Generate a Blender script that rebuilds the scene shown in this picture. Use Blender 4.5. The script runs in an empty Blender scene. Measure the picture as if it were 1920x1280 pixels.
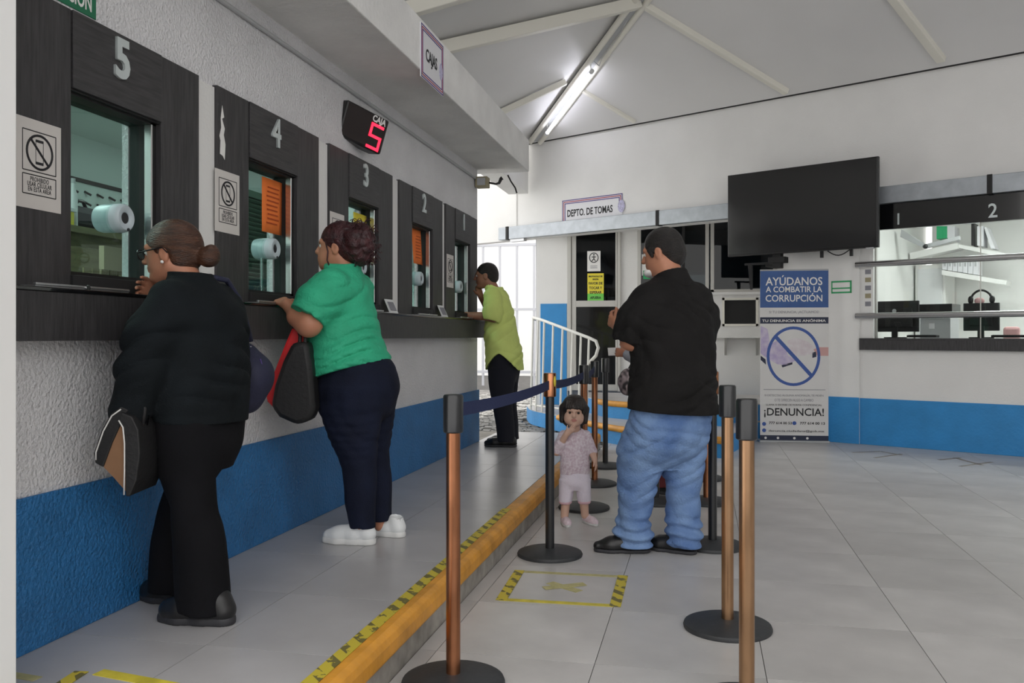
import bpy, bmesh, math, random
import numpy as np
from mathutils import Vector, Matrix

SC = bpy.context.scene
COL = SC.collection
R = math.radians
random.seed(7)

# ------------------------------------------------------------------ camera
CAM_H = 1.19
YAW = math.atan(357.0 / 1600.0)          # the hall's long axis lies 12.6 deg right of the view axis
cam_d = bpy.data.cameras.new('camera')
cam_d.sensor_width = 36.0
cam_d.lens = 36.0 * 1600.0 / 1920.0
cam_d.shift_y = -10.0 / 1920.0
cam_d.clip_start = 0.05
cam_d.clip_end = 300
cam = bpy.data.objects.new('camera', cam_d)
COL.objects.link(cam)
cam.location = (0, 0, CAM_H)
cam.rotation_euler = (R(90), 0, YAW)
SC.camera = cam
EYE = Vector((0, 0, CAM_H))             # where the photographer stood: origin of the survey helpers

# ------------------------------------------------------------------ daylight
world = bpy.data.worlds.new('world')
SC.world = world
world.use_nodes = True
bg = world.node_tree.nodes['Background']
bg.inputs['Color'].default_value = (1.0, 0.985, 0.965, 1)
bg.inputs['Strength'].default_value = 1.55
sun_d = bpy.data.lights.new('sun', 'SUN')
sun_d.energy = 5.0
sun_d.angle = R(1.0)
sun_d.color = (1.0, 0.96, 0.9)
sun = bpy.data.objects.new('sun', sun_d)
COL.objects.link(sun)
sun.rotation_euler = Vector((0.20, 0.60, 0.77)).to_track_quat('Z', 'Y').to_euler()

SC.view_settings.view_transform = 'Standard'
SC.view_settings.look = 'None'
SC.view_settings.exposure = 0.30
SC.view_settings.gamma = 1.0
SC.view_settings.use_curve_mapping = False

# ------------------------------------------------------------------ materials
MATS = {}

def mat(name, col, rough=0.6, metal=0.0, var=0.0, vscale=6.0, bump=0.0, bscale=40.0, stretch=(1, 1, 1),
        spec=0.5, emit=None, estr=0.0, coat=0.0, col2=None, detail=4.0, sheen=0.0, bdist=0.01):
    """procedural principled material: noise between col and col2 (or +-var) and a noise bump"""
    m = bpy.data.materials.new(name)
    m.use_nodes = True
    nt = m.node_tree
    b = nt.nodes['Principled BSDF']
    b.inputs['Base Color'].default_value = (*col, 1)
    b.inputs['Roughness'].default_value = rough
    b.inputs['Metallic'].default_value = metal
    b.inputs['Specular IOR Level'].default_value = spec
    b.inputs['Coat Weight'].default_value = coat
    if sheen:
        b.inputs['Sheen Weight'].default_value = sheen
    if emit:
        b.inputs['Emission Color'].default_value = (*emit, 1)
        b.inputs['Emission Strength'].default_value = estr
    if var or col2 or bump:
        tc = nt.nodes.new('ShaderNodeTexCoord')
        mp = nt.nodes.new('ShaderNodeMapping')
        mp.inputs['Scale'].default_value = stretch
        nt.links.new(tc.outputs['Object'], mp.inputs['Vector'])
    if var or col2:
        n = nt.nodes.new('ShaderNodeTexNoise')
        n.inputs['Scale'].default_value = vscale
        n.inputs['Detail'].default_value = detail
        nt.links.new(mp.outputs['Vector'], n.inputs['Vector'])
        cr = nt.nodes.new('ShaderNodeValToRGB')
        a = col if col2 else tuple(max(0, c * (1 - var)) for c in col)
        c2 = col2 if col2 else tuple(min(1, c * (1 + var)) for c in col)
        cr.color_ramp.elements[0].position = 0.32
        cr.color_ramp.elements[1].position = 0.68
        cr.color_ramp.elements[0].color = (*a, 1)
        cr.color_ramp.elements[1].color = (*c2, 1)
        nt.links.new(n.outputs['Fac'], cr.inputs['Fac'])
        nt.links.new(cr.outputs['Color'], b.inputs['Base Color'])
    if bump:
        n2 = nt.nodes.new('ShaderNodeTexNoise')
        n2.inputs['Scale'].default_value = bscale
        n2.inputs['Detail'].default_value = 3
        nt.links.new(mp.outputs['Vector'], n2.inputs['Vector'])
        bp = nt.nodes.new('ShaderNodeBump')
        bp.inputs['Strength'].default_value = min(1.0, bump)
        bp.inputs['Distance'].default_value = bdist
        nt.links.new(n2.outputs['Fac'], bp.inputs['Height'])
        nt.links.new(bp.outputs['Normal'], b.inputs['Normal'])
    MATS[name] = m
    return m

def glass(name, tint, refl=0.10, rough=0.0):
    m = bpy.data.materials.new(name)
    m.use_nodes = True
    nt = m.node_tree
    nt.nodes.clear()
    out = nt.nodes.new('ShaderNodeOutputMaterial')
    tr = nt.nodes.new('ShaderNodeBsdfTransparent')
    tr.inputs['Color'].default_value = (*[math.sqrt(c) for c in tint], 1)
    gl = nt.nodes.new('ShaderNodeBsdfGlossy')
    gl.inputs['Roughness'].default_value = rough
    fr = nt.nodes.new('ShaderNodeFresnel')
    fr.inputs['IOR'].default_value = 1.45
    mx = nt.nodes.new('ShaderNodeMixShader')
    ge = nt.nodes.new('ShaderNodeNewGeometry')
    iv = nt.nodes.new('ShaderNodeMath')
    iv.operation = 'SUBTRACT'
    iv.inputs[0].default_value = 1.0
    nt.links.new(ge.outputs['Backfacing'], iv.inputs[1])
    mu = nt.nodes.new('ShaderNodeMath')
    mu.operation = 'MULTIPLY'
    nt.links.new(fr.outputs['Fac'], mu.inputs[0])
    nt.links.new(iv.outputs['Value'], mu.inputs[1])
    nt.links.new(mu.outputs['Value'], mx.inputs['Fac'])
    nt.links.new(tr.outputs['BSDF'], mx.inputs[1])
    nt.links.new(gl.outputs['BSDF'], mx.inputs[2])
    nt.links.new(mx.outputs['Shader'], out.inputs['Surface'])
    MATS[name] = m
    return m

def stripes(name, ca, cb, period, angle_vec, duty=0.5, rough=0.6):
    """diagonal two-colour stripes in object space"""
    m = bpy.data.materials.new(name)
    m.use_nodes = True
    nt = m.node_tree
    b = nt.nodes['Principled BSDF']
    b.inputs['Roughness'].default_value = rough
    tc = nt.nodes.new('ShaderNodeTexCoord')
    dot = nt.nodes.new('ShaderNodeVectorMath')
    dot.operation = 'DOT_PRODUCT'
    dot.inputs[1].default_value = angle_vec
    nt.links.new(tc.outputs['Object'], dot.inputs[0])
    dv = nt.nodes.new('ShaderNodeMath')
    dv.operation = 'DIVIDE'
    dv.inputs[1].default_value = period
    nt.links.new(dot.outputs['Value'], dv.inputs[0])
    fr = nt.nodes.new('ShaderNodeMath')
    fr.operation = 'FRACT'
    nt.links.new(dv.outputs['Value'], fr.inputs[0])
    gt = nt.nodes.new('ShaderNodeMath')
    gt.operation = 'GREATER_THAN'
    gt.inputs[1].default_value = duty
    nt.links.new(fr.outputs['Value'], gt.inputs[0])
    # worn patches let the yellow through
    n = nt.nodes.new('ShaderNodeTexNoise')
    n.inputs['Scale'].default_value = 22
    n.inputs['Detail'].default_value = 5
    nt.links.new(tc.outputs['Object'], n.inputs['Vector'])
    g2 = nt.nodes.new('ShaderNodeMath')
    g2.operation = 'LESS_THAN'
    g2.inputs[1].default_value = 0.54
    nt.links.new(n.outputs['Fac'], g2.inputs[0])
    mu = nt.nodes.new('ShaderNodeMath')
    mu.operation = 'MULTIPLY'
    nt.links.new(gt.outputs['Value'], mu.inputs[0])
    nt.links.new(g2.outputs['Value'], mu.inputs[1])
    mx = nt.nodes.new('ShaderNodeMix')
    mx.data_type = 'RGBA'
    mx.inputs[6].default_value = (*ca, 1)
    mx.inputs[7].default_value = (*cb, 1)
    nt.links.new(mu.outputs['Value'], mx.inputs[0])
    nt.links.new(mx.outputs[2], b.inputs['Base Color'])
    MATS[name] = m
    return m

mat('white_wall', (0.78, 0.775, 0.76), 0.75, var=0.035, vscale=1.6, bump=0.25, bscale=60)
mat('stucco', (0.74, 0.735, 0.75), 0.5, var=0.05, vscale=3, bump=1.0, bscale=75, bdist=0.012)
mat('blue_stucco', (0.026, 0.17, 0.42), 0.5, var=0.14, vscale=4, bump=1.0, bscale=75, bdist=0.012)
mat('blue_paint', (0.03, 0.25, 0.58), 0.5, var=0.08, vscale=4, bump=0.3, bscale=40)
mat('concrete_white', (0.80, 0.795, 0.78), 0.85, var=0.08, vscale=2.5, bump=0.6, bscale=30)
mat('ceiling_white', (0.74, 0.735, 0.73), 0.42, var=0.03, vscale=1.0)
mat('beam_cream', (0.80, 0.78, 0.70), 0.45)
mat('tile', (0.50, 0.485, 0.475), 0.36, var=0.13, vscale=2.2, bump=0.05, bscale=25, detail=8)
mat('tile_light', (0.535, 0.52, 0.51), 0.36, var=0.13, vscale=2.6, bump=0.05, bscale=25, detail=8)
mat('tile_plat', (0.46, 0.45, 0.455), 0.28, var=0.10, vscale=2.4, bump=0.05, bscale=25, detail=8)
mat('grout', (0.13, 0.125, 0.12), 0.9)
mat('dark_wood', (0.026, 0.025, 0.027), 0.5, col2=(0.055, 0.053, 0.055), vscale=9, stretch=(9, 9, 0.7), bump=0.12, bscale=30, detail=6)
mat('dark_wood_h', (0.026, 0.025, 0.027), 0.5, col2=(0.055, 0.053, 0.055), vscale=9, stretch=(9, 0.7, 9), bump=0.12, bscale=30, detail=6)
mat('panel_edge', (0.008, 0.008, 0.008), 0.6)
mat('black_plastic', (0.012, 0.012, 0.013), 0.35)
mat('black_matte', (0.014, 0.014, 0.015), 0.75)
mat('black_gloss', (0.006, 0.006, 0.007), 0.12, coat=0.3)
mat('screen', (0.006, 0.006, 0.007), 0.14, spec=0.9)
mat('led_face', (0.012, 0.005, 0.005), 0.12)
mat('led_red', (0.8, 0.02, 0.05), 0.4, emit=(1.0, 0.015, 0.045), estr=2.2)
mat('tube_glow', (0.9, 0.9, 1.0), 0.4, emit=(0.90, 0.90, 1.0), estr=9)
mat('panel_glow', (0.9, 0.95, 0.95), 0.4, emit=(0.95, 1.0, 0.97), estr=14)
mat('aluminium', (0.55, 0.56, 0.57), 0.38, metal=0.9, var=0.06, vscale=8, stretch=(1, 1, 12))
mat('galvanised', (0.42, 0.45, 0.48), 0.42, metal=0.75, var=0.09, vscale=10)
mat('steel', (0.62, 0.62, 0.62), 0.25, metal=1.0)
mat('frame_alu', (0.52, 0.51, 0.48), 0.5, metal=0.35)
mat('copper', (0.40, 0.17, 0.085), 0.27, metal=0.95, var=0.28, vscale=5, stretch=(3, 3, 1))
mat('bronze', (0.42, 0.25, 0.14), 0.27, metal=0.95, var=0.22, vscale=5, stretch=(3, 3, 1))
mat('post_black', (0.012, 0.013, 0.015), 0.28, coat=0.2)
mat('rubber', (0.03, 0.032, 0.035), 0.55, var=0.2, vscale=12, bump=0.1, bscale=80)
mat('belt_blue', (0.012, 0.022, 0.085), 0.8, bump=0.3, bscale=160)
mat('orange_paint', (0.66, 0.30, 0.035), 0.5, var=0.22, vscale=7, bump=0.3, bscale=25)
mat('step_side', (0.30, 0.28, 0.25), 0.85, var=0.3, vscale=9, bump=0.4, bscale=30)
stripes('tape_hazard', (0.58, 0.47, 0.045), (0.16, 0.14, 0.04), 0.085, (0.8, 0.8, 0.0), 0.52)
mat('tape_yellow', (0.62, 0.52, 0.05), 0.55, var=0.2, vscale=15)
mat('tape_worn', (0.47, 0.43, 0.20), 0.6, var=0.15, vscale=30)
mat('paper_white', (0.82, 0.81, 0.79), 0.8)
mat('paper_greyish', (0.66, 0.63, 0.60), 0.7, var=0.04, vscale=5)
mat('paper_orange', (0.86, 0.20, 0.035), 0.75, var=0.05, vscale=9)
mat('paper_yellow', (0.80, 0.68, 0.06), 0.75)
mat('paper_green', (0.18, 0.62, 0.10), 0.75)
mat('ink', (0.015, 0.015, 0.018), 0.7)
mat('ink_orange', (0.45, 0.07, 0.01), 0.8)
mat('ink_grey', (0.25, 0.25, 0.28), 0.8)
mat('sign_green', (0.01, 0.16, 0.075), 0.5)
mat('green_line', (0.03, 0.36, 0.13), 0.6)
mat('sign_white', (0.76, 0.76, 0.79), 0.5)
mat('sign_red', (0.38, 0.05, 0.09), 0.6)
mat('sign_purple', (0.10, 0.06, 0.25), 0.6)
mat('crest', (0.50, 0.48, 0.66), 0.6, var=0.3, vscale=60)
mat('number_silver', (0.62, 0.68, 0.68), 0.35, metal=0.35)
mat('banner_white', (0.72, 0.71, 0.70), 0.6, var=0.03, vscale=4)
mat('banner_blue', (0.035, 0.10, 0.30), 0.55, var=0.08, vscale=8)
mat('banner_ring', (0.04, 0.10, 0.36), 0.55)
mat('banner_lilac', (0.46, 0.38, 0.62), 0.6, col2=(0.66, 0.60, 0.72), vscale=14)
mat('banner_hand', (0.66, 0.58, 0.62), 0.6, col2=(0.74, 0.70, 0.72), vscale=16)
mat('banner_pink', (0.62, 0.36, 0.34), 0.6)
mat('banner_navy', (0.018, 0.025, 0.06), 0.6)
mat('rail_white', (0.78, 0.78, 0.74), 0.4)
mat('plastic_white', (0.72, 0.73, 0.74), 0.35)
mat('plastic_grey', (0.45, 0.46, 0.47), 0.4)
mat('intercom_white', (0.52, 0.60, 0.64), 0.35)
mat('office_wall', (0.62, 0.66, 0.64), 0.8)
mat('room_white', (0.82, 0.82, 0.80), 0.7)
mat('olive_wood', (0.17, 0.15, 0.07), 0.55, var=0.25, vscale=5, stretch=(1, 1, 6))
mat('blind_green', (0.10, 0.17, 0.12), 0.5)
mat('cobble', (0.20, 0.195, 0.185), 0.6, var=0.35, vscale=3, bump=0.3)
mat('ground_dark', (0.11, 0.105, 0.10), 0.9, var=0.2)
mat('outside_white', (0.93, 0.93, 0.92), 0.8)
mat('outside_grey', (0.55, 0.56, 0.60), 0.7)
mat('beige_box', (0.34, 0.30, 0.19), 0.6)
mat('green_binder', (0.02, 0.40, 0.16), 0.5)
mat('pink_soft', (0.72, 0.42, 0.42), 0.7)
mat('binder_white', (0.72, 0.72, 0.75), 0.5)
glass('pane_teal', (0.52, 0.74, 0.69))
glass('pane_clear', (0.90, 0.93, 0.92))
glass('pane_dark', (0.20, 0.25, 0.28))
# clothing, skin and hair
mat('skin_tan', (0.46, 0.205, 0.125), 0.5, var=0.07, vscale=20, spec=0.4)
mat('skin_brown', (0.30, 0.135, 0.085), 0.5, var=0.08, vscale=20, spec=0.4)
mat('skin_warm', (0.48, 0.215, 0.13), 0.5, var=0.07, vscale=20, spec=0.4)
mat('skin_child', (0.66, 0.42, 0.32), 0.5, var=0.04, vscale=20, spec=0.4)
mat('lips', (0.50, 0.20, 0.17), 0.45)
mat('hair_brown', (0.034, 0.015, 0.009), 0.38, col2=(0.095, 0.040, 0.021), vscale=18, stretch=(1, 1, 5), bump=0.7, bscale=70)
mat('hair_red', (0.020, 0.006, 0.008), 0.5, col2=(0.055, 0.010, 0.013), vscale=30, bump=1.0, bscale=55)
mat('hair_black', (0.008, 0.007, 0.007), 0.42, col2=(0.022, 0.018, 0.016), vscale=30, stretch=(1, 1, 4), bump=0.8, bscale=90)
mat('hair_child', (0.010, 0.007, 0.006), 0.42, col2=(0.028, 0.017, 0.013), vscale=40, stretch=(1, 1, 0.4), bump=0.7, bscale=80)
mat('knit_black', (0.0045, 0.0070, 0.0090), 0.85, spec=0.22, var=0.25, vscale=5, bump=0.3, bscale=200)
mat('trouser_black', (0.0045, 0.0045, 0.006), 0.9, spec=0.2, var=0.2, vscale=5, bump=0.2, bscale=180)
mat('shirt_green', (0.028, 0.41, 0.225), 0.75, var=0.10, vscale=10, bump=0.5, bscale=70)
mat('denim_navy', (0.006, 0.009, 0.024), 0.85, spec=0.25, var=0.25, vscale=7, bump=0.3, bscale=200)
mat('shirt_lime', (0.60, 0.70, 0.20), 0.8, var=0.06, vscale=6, bump=0.2, bscale=160)
mat('trouser_navy', (0.006, 0.007, 0.014), 0.9)
mat('polo_black', (0.0095, 0.0088, 0.0088), 0.9, spec=0.28, var=0.2, vscale=6, bump=0.3, bscale=180)
mat('denim_blue', (0.085, 0.165, 0.37), 0.85, col2=(0.20, 0.32, 0.55), vscale=6.5, bump=0.6, bscale=90, detail=9)
mat('denim_seam', (0.055, 0.11, 0.27), 0.85)
mat('child_top', (0.78, 0.70, 0.75), 0.85, col2=(0.60, 0.46, 0.54), vscale=70, detail=1)
mat('child_pants', (0.80, 0.73, 0.82), 0.85, var=0.04, vscale=10, bump=0.3, bscale=90)
mat('child_cuff', (0.74, 0.48, 0.54), 0.85)
mat('grey_sleeve', (0.36, 0.37, 0.41), 0.85, bump=0.3, bscale=120)
mat('red_trouser', (0.10, 0.012, 0.014), 0.85, var=0.2, vscale=6)
mat('shoe_black', (0.012, 0.012, 0.013), 0.35)
mat('shoe_white', (0.76, 0.78, 0.79), 0.5, bump=0.1, bscale=100)
mat('sole_white', (0.70, 0.70, 0.69), 0.6)
mat('sole_dark', (0.03, 0.03, 0.035), 0.6)
mat('shoe_pink', (0.80, 0.66, 0.72), 0.5, var=0.1, vscale=40)
mat('bag_black', (0.010, 0.010, 0.011), 0.6, bump=0.2, bscale=60)
mat('bag_navy', (0.014, 0.016, 0.045), 0.7, bump=0.3, bscale=120)
mat('bag_red', (0.62, 0.018, 0.022), 0.5, var=0.15, vscale=8)
mat('bag_tan', (0.25, 0.13, 0.065), 0.65, var=0.1, vscale=15)
mat('piping_white', (0.75, 0.74, 0.72), 0.5)
mat('bag_check', (0.02, 0.016, 0.018), 0.6, col2=(0.40, 0.32, 0.33), vscale=34, detail=0)
mat('eye_dark', (0.012, 0.008, 0.007), 0.15)
mat('eye_white', (0.72, 0.70, 0.68), 0.3)

# ------------------------------------------------------------------ mesh helpers
class MB:
    """collects simple shapes and links them as ONE mesh object"""
    def __init__(s):
        s.v, s.f = [], []

    def add(s, vs, fs):
        n = len(s.v)
        s.v += [tuple(p) for p in vs]
        s.f += [tuple(i + n for i in q) for q in fs]
        return s

    def box(s, x0, x1, y0, y1, z0, z1):
        vs = [(x, y, z) for x in (x0, x1) for y in (y0, y1) for z in (z0, z1)]
        fs = [(0, 1, 3, 2), (4, 6, 7, 5), (0, 4, 5, 1), (2, 3, 7, 6), (0, 2, 6, 4), (1, 5, 7, 3)]
        return s.add(vs, fs)

    def cbox(s, c, d):
        return s.box(c[0] - d[0] / 2, c[0] + d[0] / 2, c[1] - d[1] / 2, c[1] + d[1] / 2, c[2] - d[2] / 2, c[2] + d[2] / 2)

    def tube(s, pts, r, n=10, cap=True):
        pts = [Vector(p) for p in pts]
        rs = r if isinstance(r, (list, tuple)) else [r] * len(pts)
        ring0 = len(s.v)
        ref = None
        vs, fs = [], []
        for i, p in enumerate(pts):
            t = (pts[min(i + 1, len(pts) - 1)] - pts[max(i - 1, 0)]).normalized()
            if ref is None:
                ref = Vector((0, 0, 1)) if abs(t.z) < 0.9 else Vector((1, 0, 0))
            u = (ref - t * ref.dot(t)).normalized()
            ref = u
            w = t.cross(u)
            for k in range(n):
                a = 2 * math.pi * k / n
                vs.append(p + (u * math.cos(a) + w * math.sin(a)) * rs[i])
        for i in range(len(pts) - 1):
            for k in range(n):
                k2 = (k + 1) % n
                fs.append((i * n + k, i * n + k2, (i + 1) * n + k2, (i + 1) * n + k))
        if cap:
            fs.append(tuple(range(n - 1, -1, -1)))
            fs.append(tuple((len(pts) - 1) * n + k for k in range(n)))
        return s.add(vs, fs)

    def lathe(s, prof, n=32, c=(0, 0, 0)):
        vs, fs = [], []
        for r_, z in prof:
            for k in range(n):
                a = 2 * math.pi * k / n
                vs.append((c[0] + r_ * math.cos(a), c[1] + r_ * math.sin(a), c[2] + z))
        for i in range(len(prof) - 1):
            for k in range(n):
                k2 = (k + 1) % n
                fs.append((i * n + k, i * n + k2, (i + 1) * n + k2, (i + 1) * n + k))
        fs.append(tuple(range(n - 1, -1, -1)))
        fs.append(tuple((len(prof) - 1) * n + k for k in range(n)))
        return s.add(vs, fs)

    def prism(s, poly, o, ux, uy, uz, d0, d1):
        """polygon (a,b) in plane o+a*ux+b*uy, extruded along uz from d0 to d1"""
        o, ux, uy, uz = Vector(o), Vector(ux), Vector(uy), Vector(uz)
        n = len(poly)
        vs = [o + ux * a + uy * b + uz * d for d in (d0, d1) for a, b in poly]
        fs = [tuple(range(n - 1, -1, -1)), tuple(range(n, 2 * n))]
        fs += [(i, (i + 1) % n, n + (i + 1) % n, n + i) for i in range(n)]
        return s.add(vs, fs)

    def sphere(s, c, r, n=12, m=8):
        rx, ry, rz = r if isinstance(r, (list, tuple)) else (r, r, r)
        vs, fs = [(c[0], c[1], c[2] - rz)], []
        for j in range(1, m):
            ph = -math.pi / 2 + math.pi * j / m
            for k in range(n):
                a = 2 * math.pi * k / n
                vs.append((c[0] + rx * math.cos(ph) * math.cos(a), c[1] + ry * math.cos(ph) * math.sin(a), c[2] + rz * math.sin(ph)))
        vs.append((c[0], c[1], c[2] + rz))
        for k in range(n):
            k2 = (k + 1) % n
            fs.append((0, 1 + k2, 1 + k))
            fs.append((len(vs) - 1, 1 + (m - 2) * n + k, 1 + (m - 2) * n + k2))
            for j in range(m - 2):
                fs.append((1 + j * n + k, 1 + j * n + k2, 1 + (j + 1) * n + k2, 1 + (j + 1) * n + k))
        return s.add(vs, fs)

    def mesh(s, name):
        me = bpy.data.meshes.new(name)
        me.from_pydata(s.v, [], s.f)
        bm = bmesh.new()
        bm.from_mesh(me)
        bmesh.ops.recalc_face_normals(bm, faces=bm.faces)
        bm.to_mesh(me)
        bm.free()
        return me

    def build(s, name, m, parent=None, smooth=False, bevel=0.0, M=None, **tags):
        return link(s.mesh(name), name, m, parent, smooth, bevel, M, **tags)


def link(me, name, m, parent=None, smooth=False, bevel=0.0, M=None, label=None, cat=None, group=None, kind=None):
    ob = bpy.data.objects.new(name, me)
    COL.objects.link(ob)
    if not me.materials:
        me.materials.append(MATS[m])
    if smooth:
        me.polygons.foreach_set('use_smooth', [True] * len(me.polygons))
        if smooth == 'auto':
            me.set_sharp_from_angle(angle=R(40))
    if parent:
        ob.parent = parent
    if M is not None:
        ob.matrix_local = M
    if bevel:
        b = ob.modifiers.new('bevel', 'BEVEL')
        b.width = bevel
        b.segments = 2
        b.limit_method = 'ANGLE'
    tag(ob, label, cat, group, kind)
    return ob


def tag(o, label=None, cat=None, group=None, kind=None):
    if label: o['label'] = label
    if cat: o['category'] = cat
    if group: o['group'] = group
    if kind: o['kind'] = kind
    return o


def empty(name, label=None, cat=None, group=None, kind=None, loc=(0, 0, 0), M=None):
    o = bpy.data.objects.new(name, None)
    o.empty_display_size = 0.1
    COL.objects.link(o)
    o.location = loc
    if M is not None:
        o.matrix_world = M
    return tag(o, label, cat, group, kind)


def frame(o, ux, uy, uz):
    M = Matrix.Identity(4)
    for i, v in enumerate((ux, uy, uz, o)):
        for j in range(3):
            M[j][i] = v[j]
    return M


def text_mesh(s, size, ext=0.001, bold=0.0, xs=1.0, align='CENTER', spacing=1.0):
    c = bpy.data.curves.new('text', 'FONT')
    c.body = s
    c.size = size
    c.extrude = ext
    c.offset = bold
    c.align_x = align
    c.align_y = 'CENTER'
    c.space_character = spacing
    c.resolution_u = 3
    ob = bpy.data.objects.new('text', c)
    COL.objects.link(ob)
    bpy.context.view_layer.update()
    me = bpy.data.meshes.new_from_object(ob.evaluated_get(bpy.context.evaluated_depsgraph_get()))
    bpy.data.objects.remove(ob)
    bpy.data.curves.remove(c)
    if xs != 1.0:
        for v in me.vertices:
            v.co.x *= xs
    me.materials.clear()
    return me


def lettering(s, size, m, parent, o, ux, uy, ext=0.001, bold=0.0, xs=1.0, align='CENTER', name='lettering', spacing=1.0):
    """flat text as a part, in plane o, ux (reading direction), uy (up)"""
    me = text_mesh(s, size, ext, bold, xs, align, spacing)
    ux, uy = Vector(ux), Vector(uy)
    return link(me, name, m, parent, M=frame(o, ux, uy, ux.cross(uy)))


def copy_tree(o, parent=None):
    c = o.copy()
    COL.objects.link(c)
    c.parent = parent
    for ch in [x for x in o.children]:
        copy_tree(ch, c)
    return c


def px(x, y, D):
    """point on the photograph's ray through pixel (x, y), D metres along the view axis"""
    a, b = (x - 960) / 1600.0, (630 - y) / 1600.0
    c_, s_ = math.cos(YAW), math.sin(YAW)
    return Vector((D * (a * c_ - s_), D * (c_ + a * s_), CAM_H + D * b))

# ================================================================== THE SETTING
WX = -2.13            # face of the left wall
PZ = 0.17             # height of the raised walkway
EDGE = -1.05          # its edge
UP = (0, 0, 1)

# ---- lower floor: grout bed and single tiles
flr = MB().box(EDGE, 9, -3.5, 12.6, -0.20, -0.006).build('floor', 'grout', kind='structure',
                                                       label='grey tiled floor of the waiting hall')
TX, TY = 0.60, 0.62
tile_me = {}
for k, mname in enumerate(('tile', 'tile_light')):
    me = MB().box(0.0015, TX - 0.0015, 0.0015, TY - 0.0015, -0.012, 0).mesh('tile')
    me.materials.append(MATS[mname])
    tile_me[k] = me
wall_o, wall_ux, wall_uy = Vector((1.70, 10.04, 0)), Vector((0.888, -0.460, 0)), Vector((0.460, 0.888, 0))
rnd = random.Random(3)
for i in range(0, 13):
    for j in range(0, 17):
        x0, y0 = -0.382 + TX * (i - 2), 1.23 + TY * j
        if x0 > 5.2 or y0 > 11.0:
            continue
        if (Vector((x0 + TX / 2, y0 + TY / 2, 0)) - wall_o).dot(wall_uy) > 0.30 and x0 > 0.6:
            continue
        if x0 + TX > 0.35 and y0 < 1.8 and x0 > 2.5:
            continue
        xa = max(x0, EDGE)
        if xa > x0:
            me = bpy.data.meshes.get('tile_cut')
            if not me:
                me = MB().box(xa - x0, TX - 0.0015, 0.0015, TY - 0.0015, -0.012, 0).mesh('tile_cut')
                me.materials.append(MATS['tile'])
        else:
            me = tile_me[rnd.randrange(2)]
        t = bpy.data.objects.new('tile', me)
        COL.objects.link(t)
        t.location = (x0, y0, 0)
        t.parent = flr

# ---- raised walkway with its own tiles
plat = MB().box(-2.4, EDGE - 0.004, -3.5, 8.95, -0.20, PZ - 0.006).build('walkway', 'step_side', kind='structure',
                                                                       label='raised tiled walkway along the teller counter')
for i, (x0, x1) in enumerate(((-2.13, -1.60), (-1.60, EDGE - 0.09))):
    me = MB().box(0.0015, x1 - x0 - 0.0015, 0.0015, 0.5785, -0.012, 0).mesh('tile')
    me.materials.append(MATS['tile_plat'])
    for j in range(14):
        y0 = 0.79 + 0.58 * j
        if y0 + 0.58 > 8.96:
            continue
        t = bpy.data.objects.new('tile', me)
        COL.objects.link(t)
        t.location = (x0, y0, PZ)
        t.parent = plat
# orange painted nosing: rounded bar along the edge
prof = [(-0.088, -0.01), (-0.088, 0.002), (-0.02, 0.003), (0.004, -0.008), (0.012, -0.03), (0.012, -0.072), (0.004, -0.085), (-0.088, -0.085)]
m = MB().prism(prof, (EDGE, 0, PZ), (1, 0, 0), (0, 0, 1), (0, -1, 0), -8.93, 2.0)
m.build('trim_1', 'orange_paint', kind='structure', bevel=0.004, label='orange painted nosing on the walkway edge')

# ---- left wall with five teller openings
CL = [2.520, 3.690, 4.862, 6.030, 7.155]      # left edge of each opening (window 5 first)
OW, SILL, HEAD = 0.49, 1.40, 2.045
TOP = 2.306
wl = MB()
wl.box(WX - 0.15, WX, 1.95, 8.0, -0.05, SILL)
wl.box(WX - 0.15, WX, 1.95, 8.0, HEAD, 2.82)
ys = [1.95] + [v for c in CL for v in (c, c + OW)] + [8.0]
for a, b in zip(ys[0::2], ys[1::2]):
    wl.box(WX - 0.15, WX, a, b, SILL, HEAD)
wl.build('wall_left', 'stucco', kind='structure', label='white stucco wall with the teller windows')
MB().box(-2.75, -2.46, 1.86, 8.2, 2.6, 4.05).build('wall_left_upper', 'white_wall', kind='structure', label='white upper wall above the concrete slab')
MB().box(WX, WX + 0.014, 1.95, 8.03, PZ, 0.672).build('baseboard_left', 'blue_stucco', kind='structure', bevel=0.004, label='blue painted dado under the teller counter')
# plain smooth piers between the panel groups
for k, (a, b) in enumerate(((3.277, 3.417), (4.447, 4.585), (5.617, 5.752), (6.785, 6.873))):
    MB().box(WX, WX + 0.012, a, b, 1.345, TOP - 0.01).build('trim_%d' % (k + 2), 'white_wall', kind='structure', label='smooth white strip between two dark window surrounds')
# concrete slab projecting over the counter
slab = MB().box(-2.46, -1.66, 1.6, 8.21, 2.80, 3.112).build('ceiling_slab', 'concrete_white', kind='structure', bevel=0.008,
                                                     label='rough white concrete slab over the teller windows')
MB().box(-2.75, -2.46, 8.2, 12.1, 3.25, 4.05).build('wall_left_far', 'white_wall', kind='structure', label='white upper wall between the slab end and the back wall')
# white return wall at the picture's left edge
MB().box(-5.3, -1.846, 1.86, 2.0, -0.05, 2.80).build('wall_front', 'outside_white', kind='structure', bevel=0.004, label='plain white wall end at the left edge of the picture')

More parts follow.
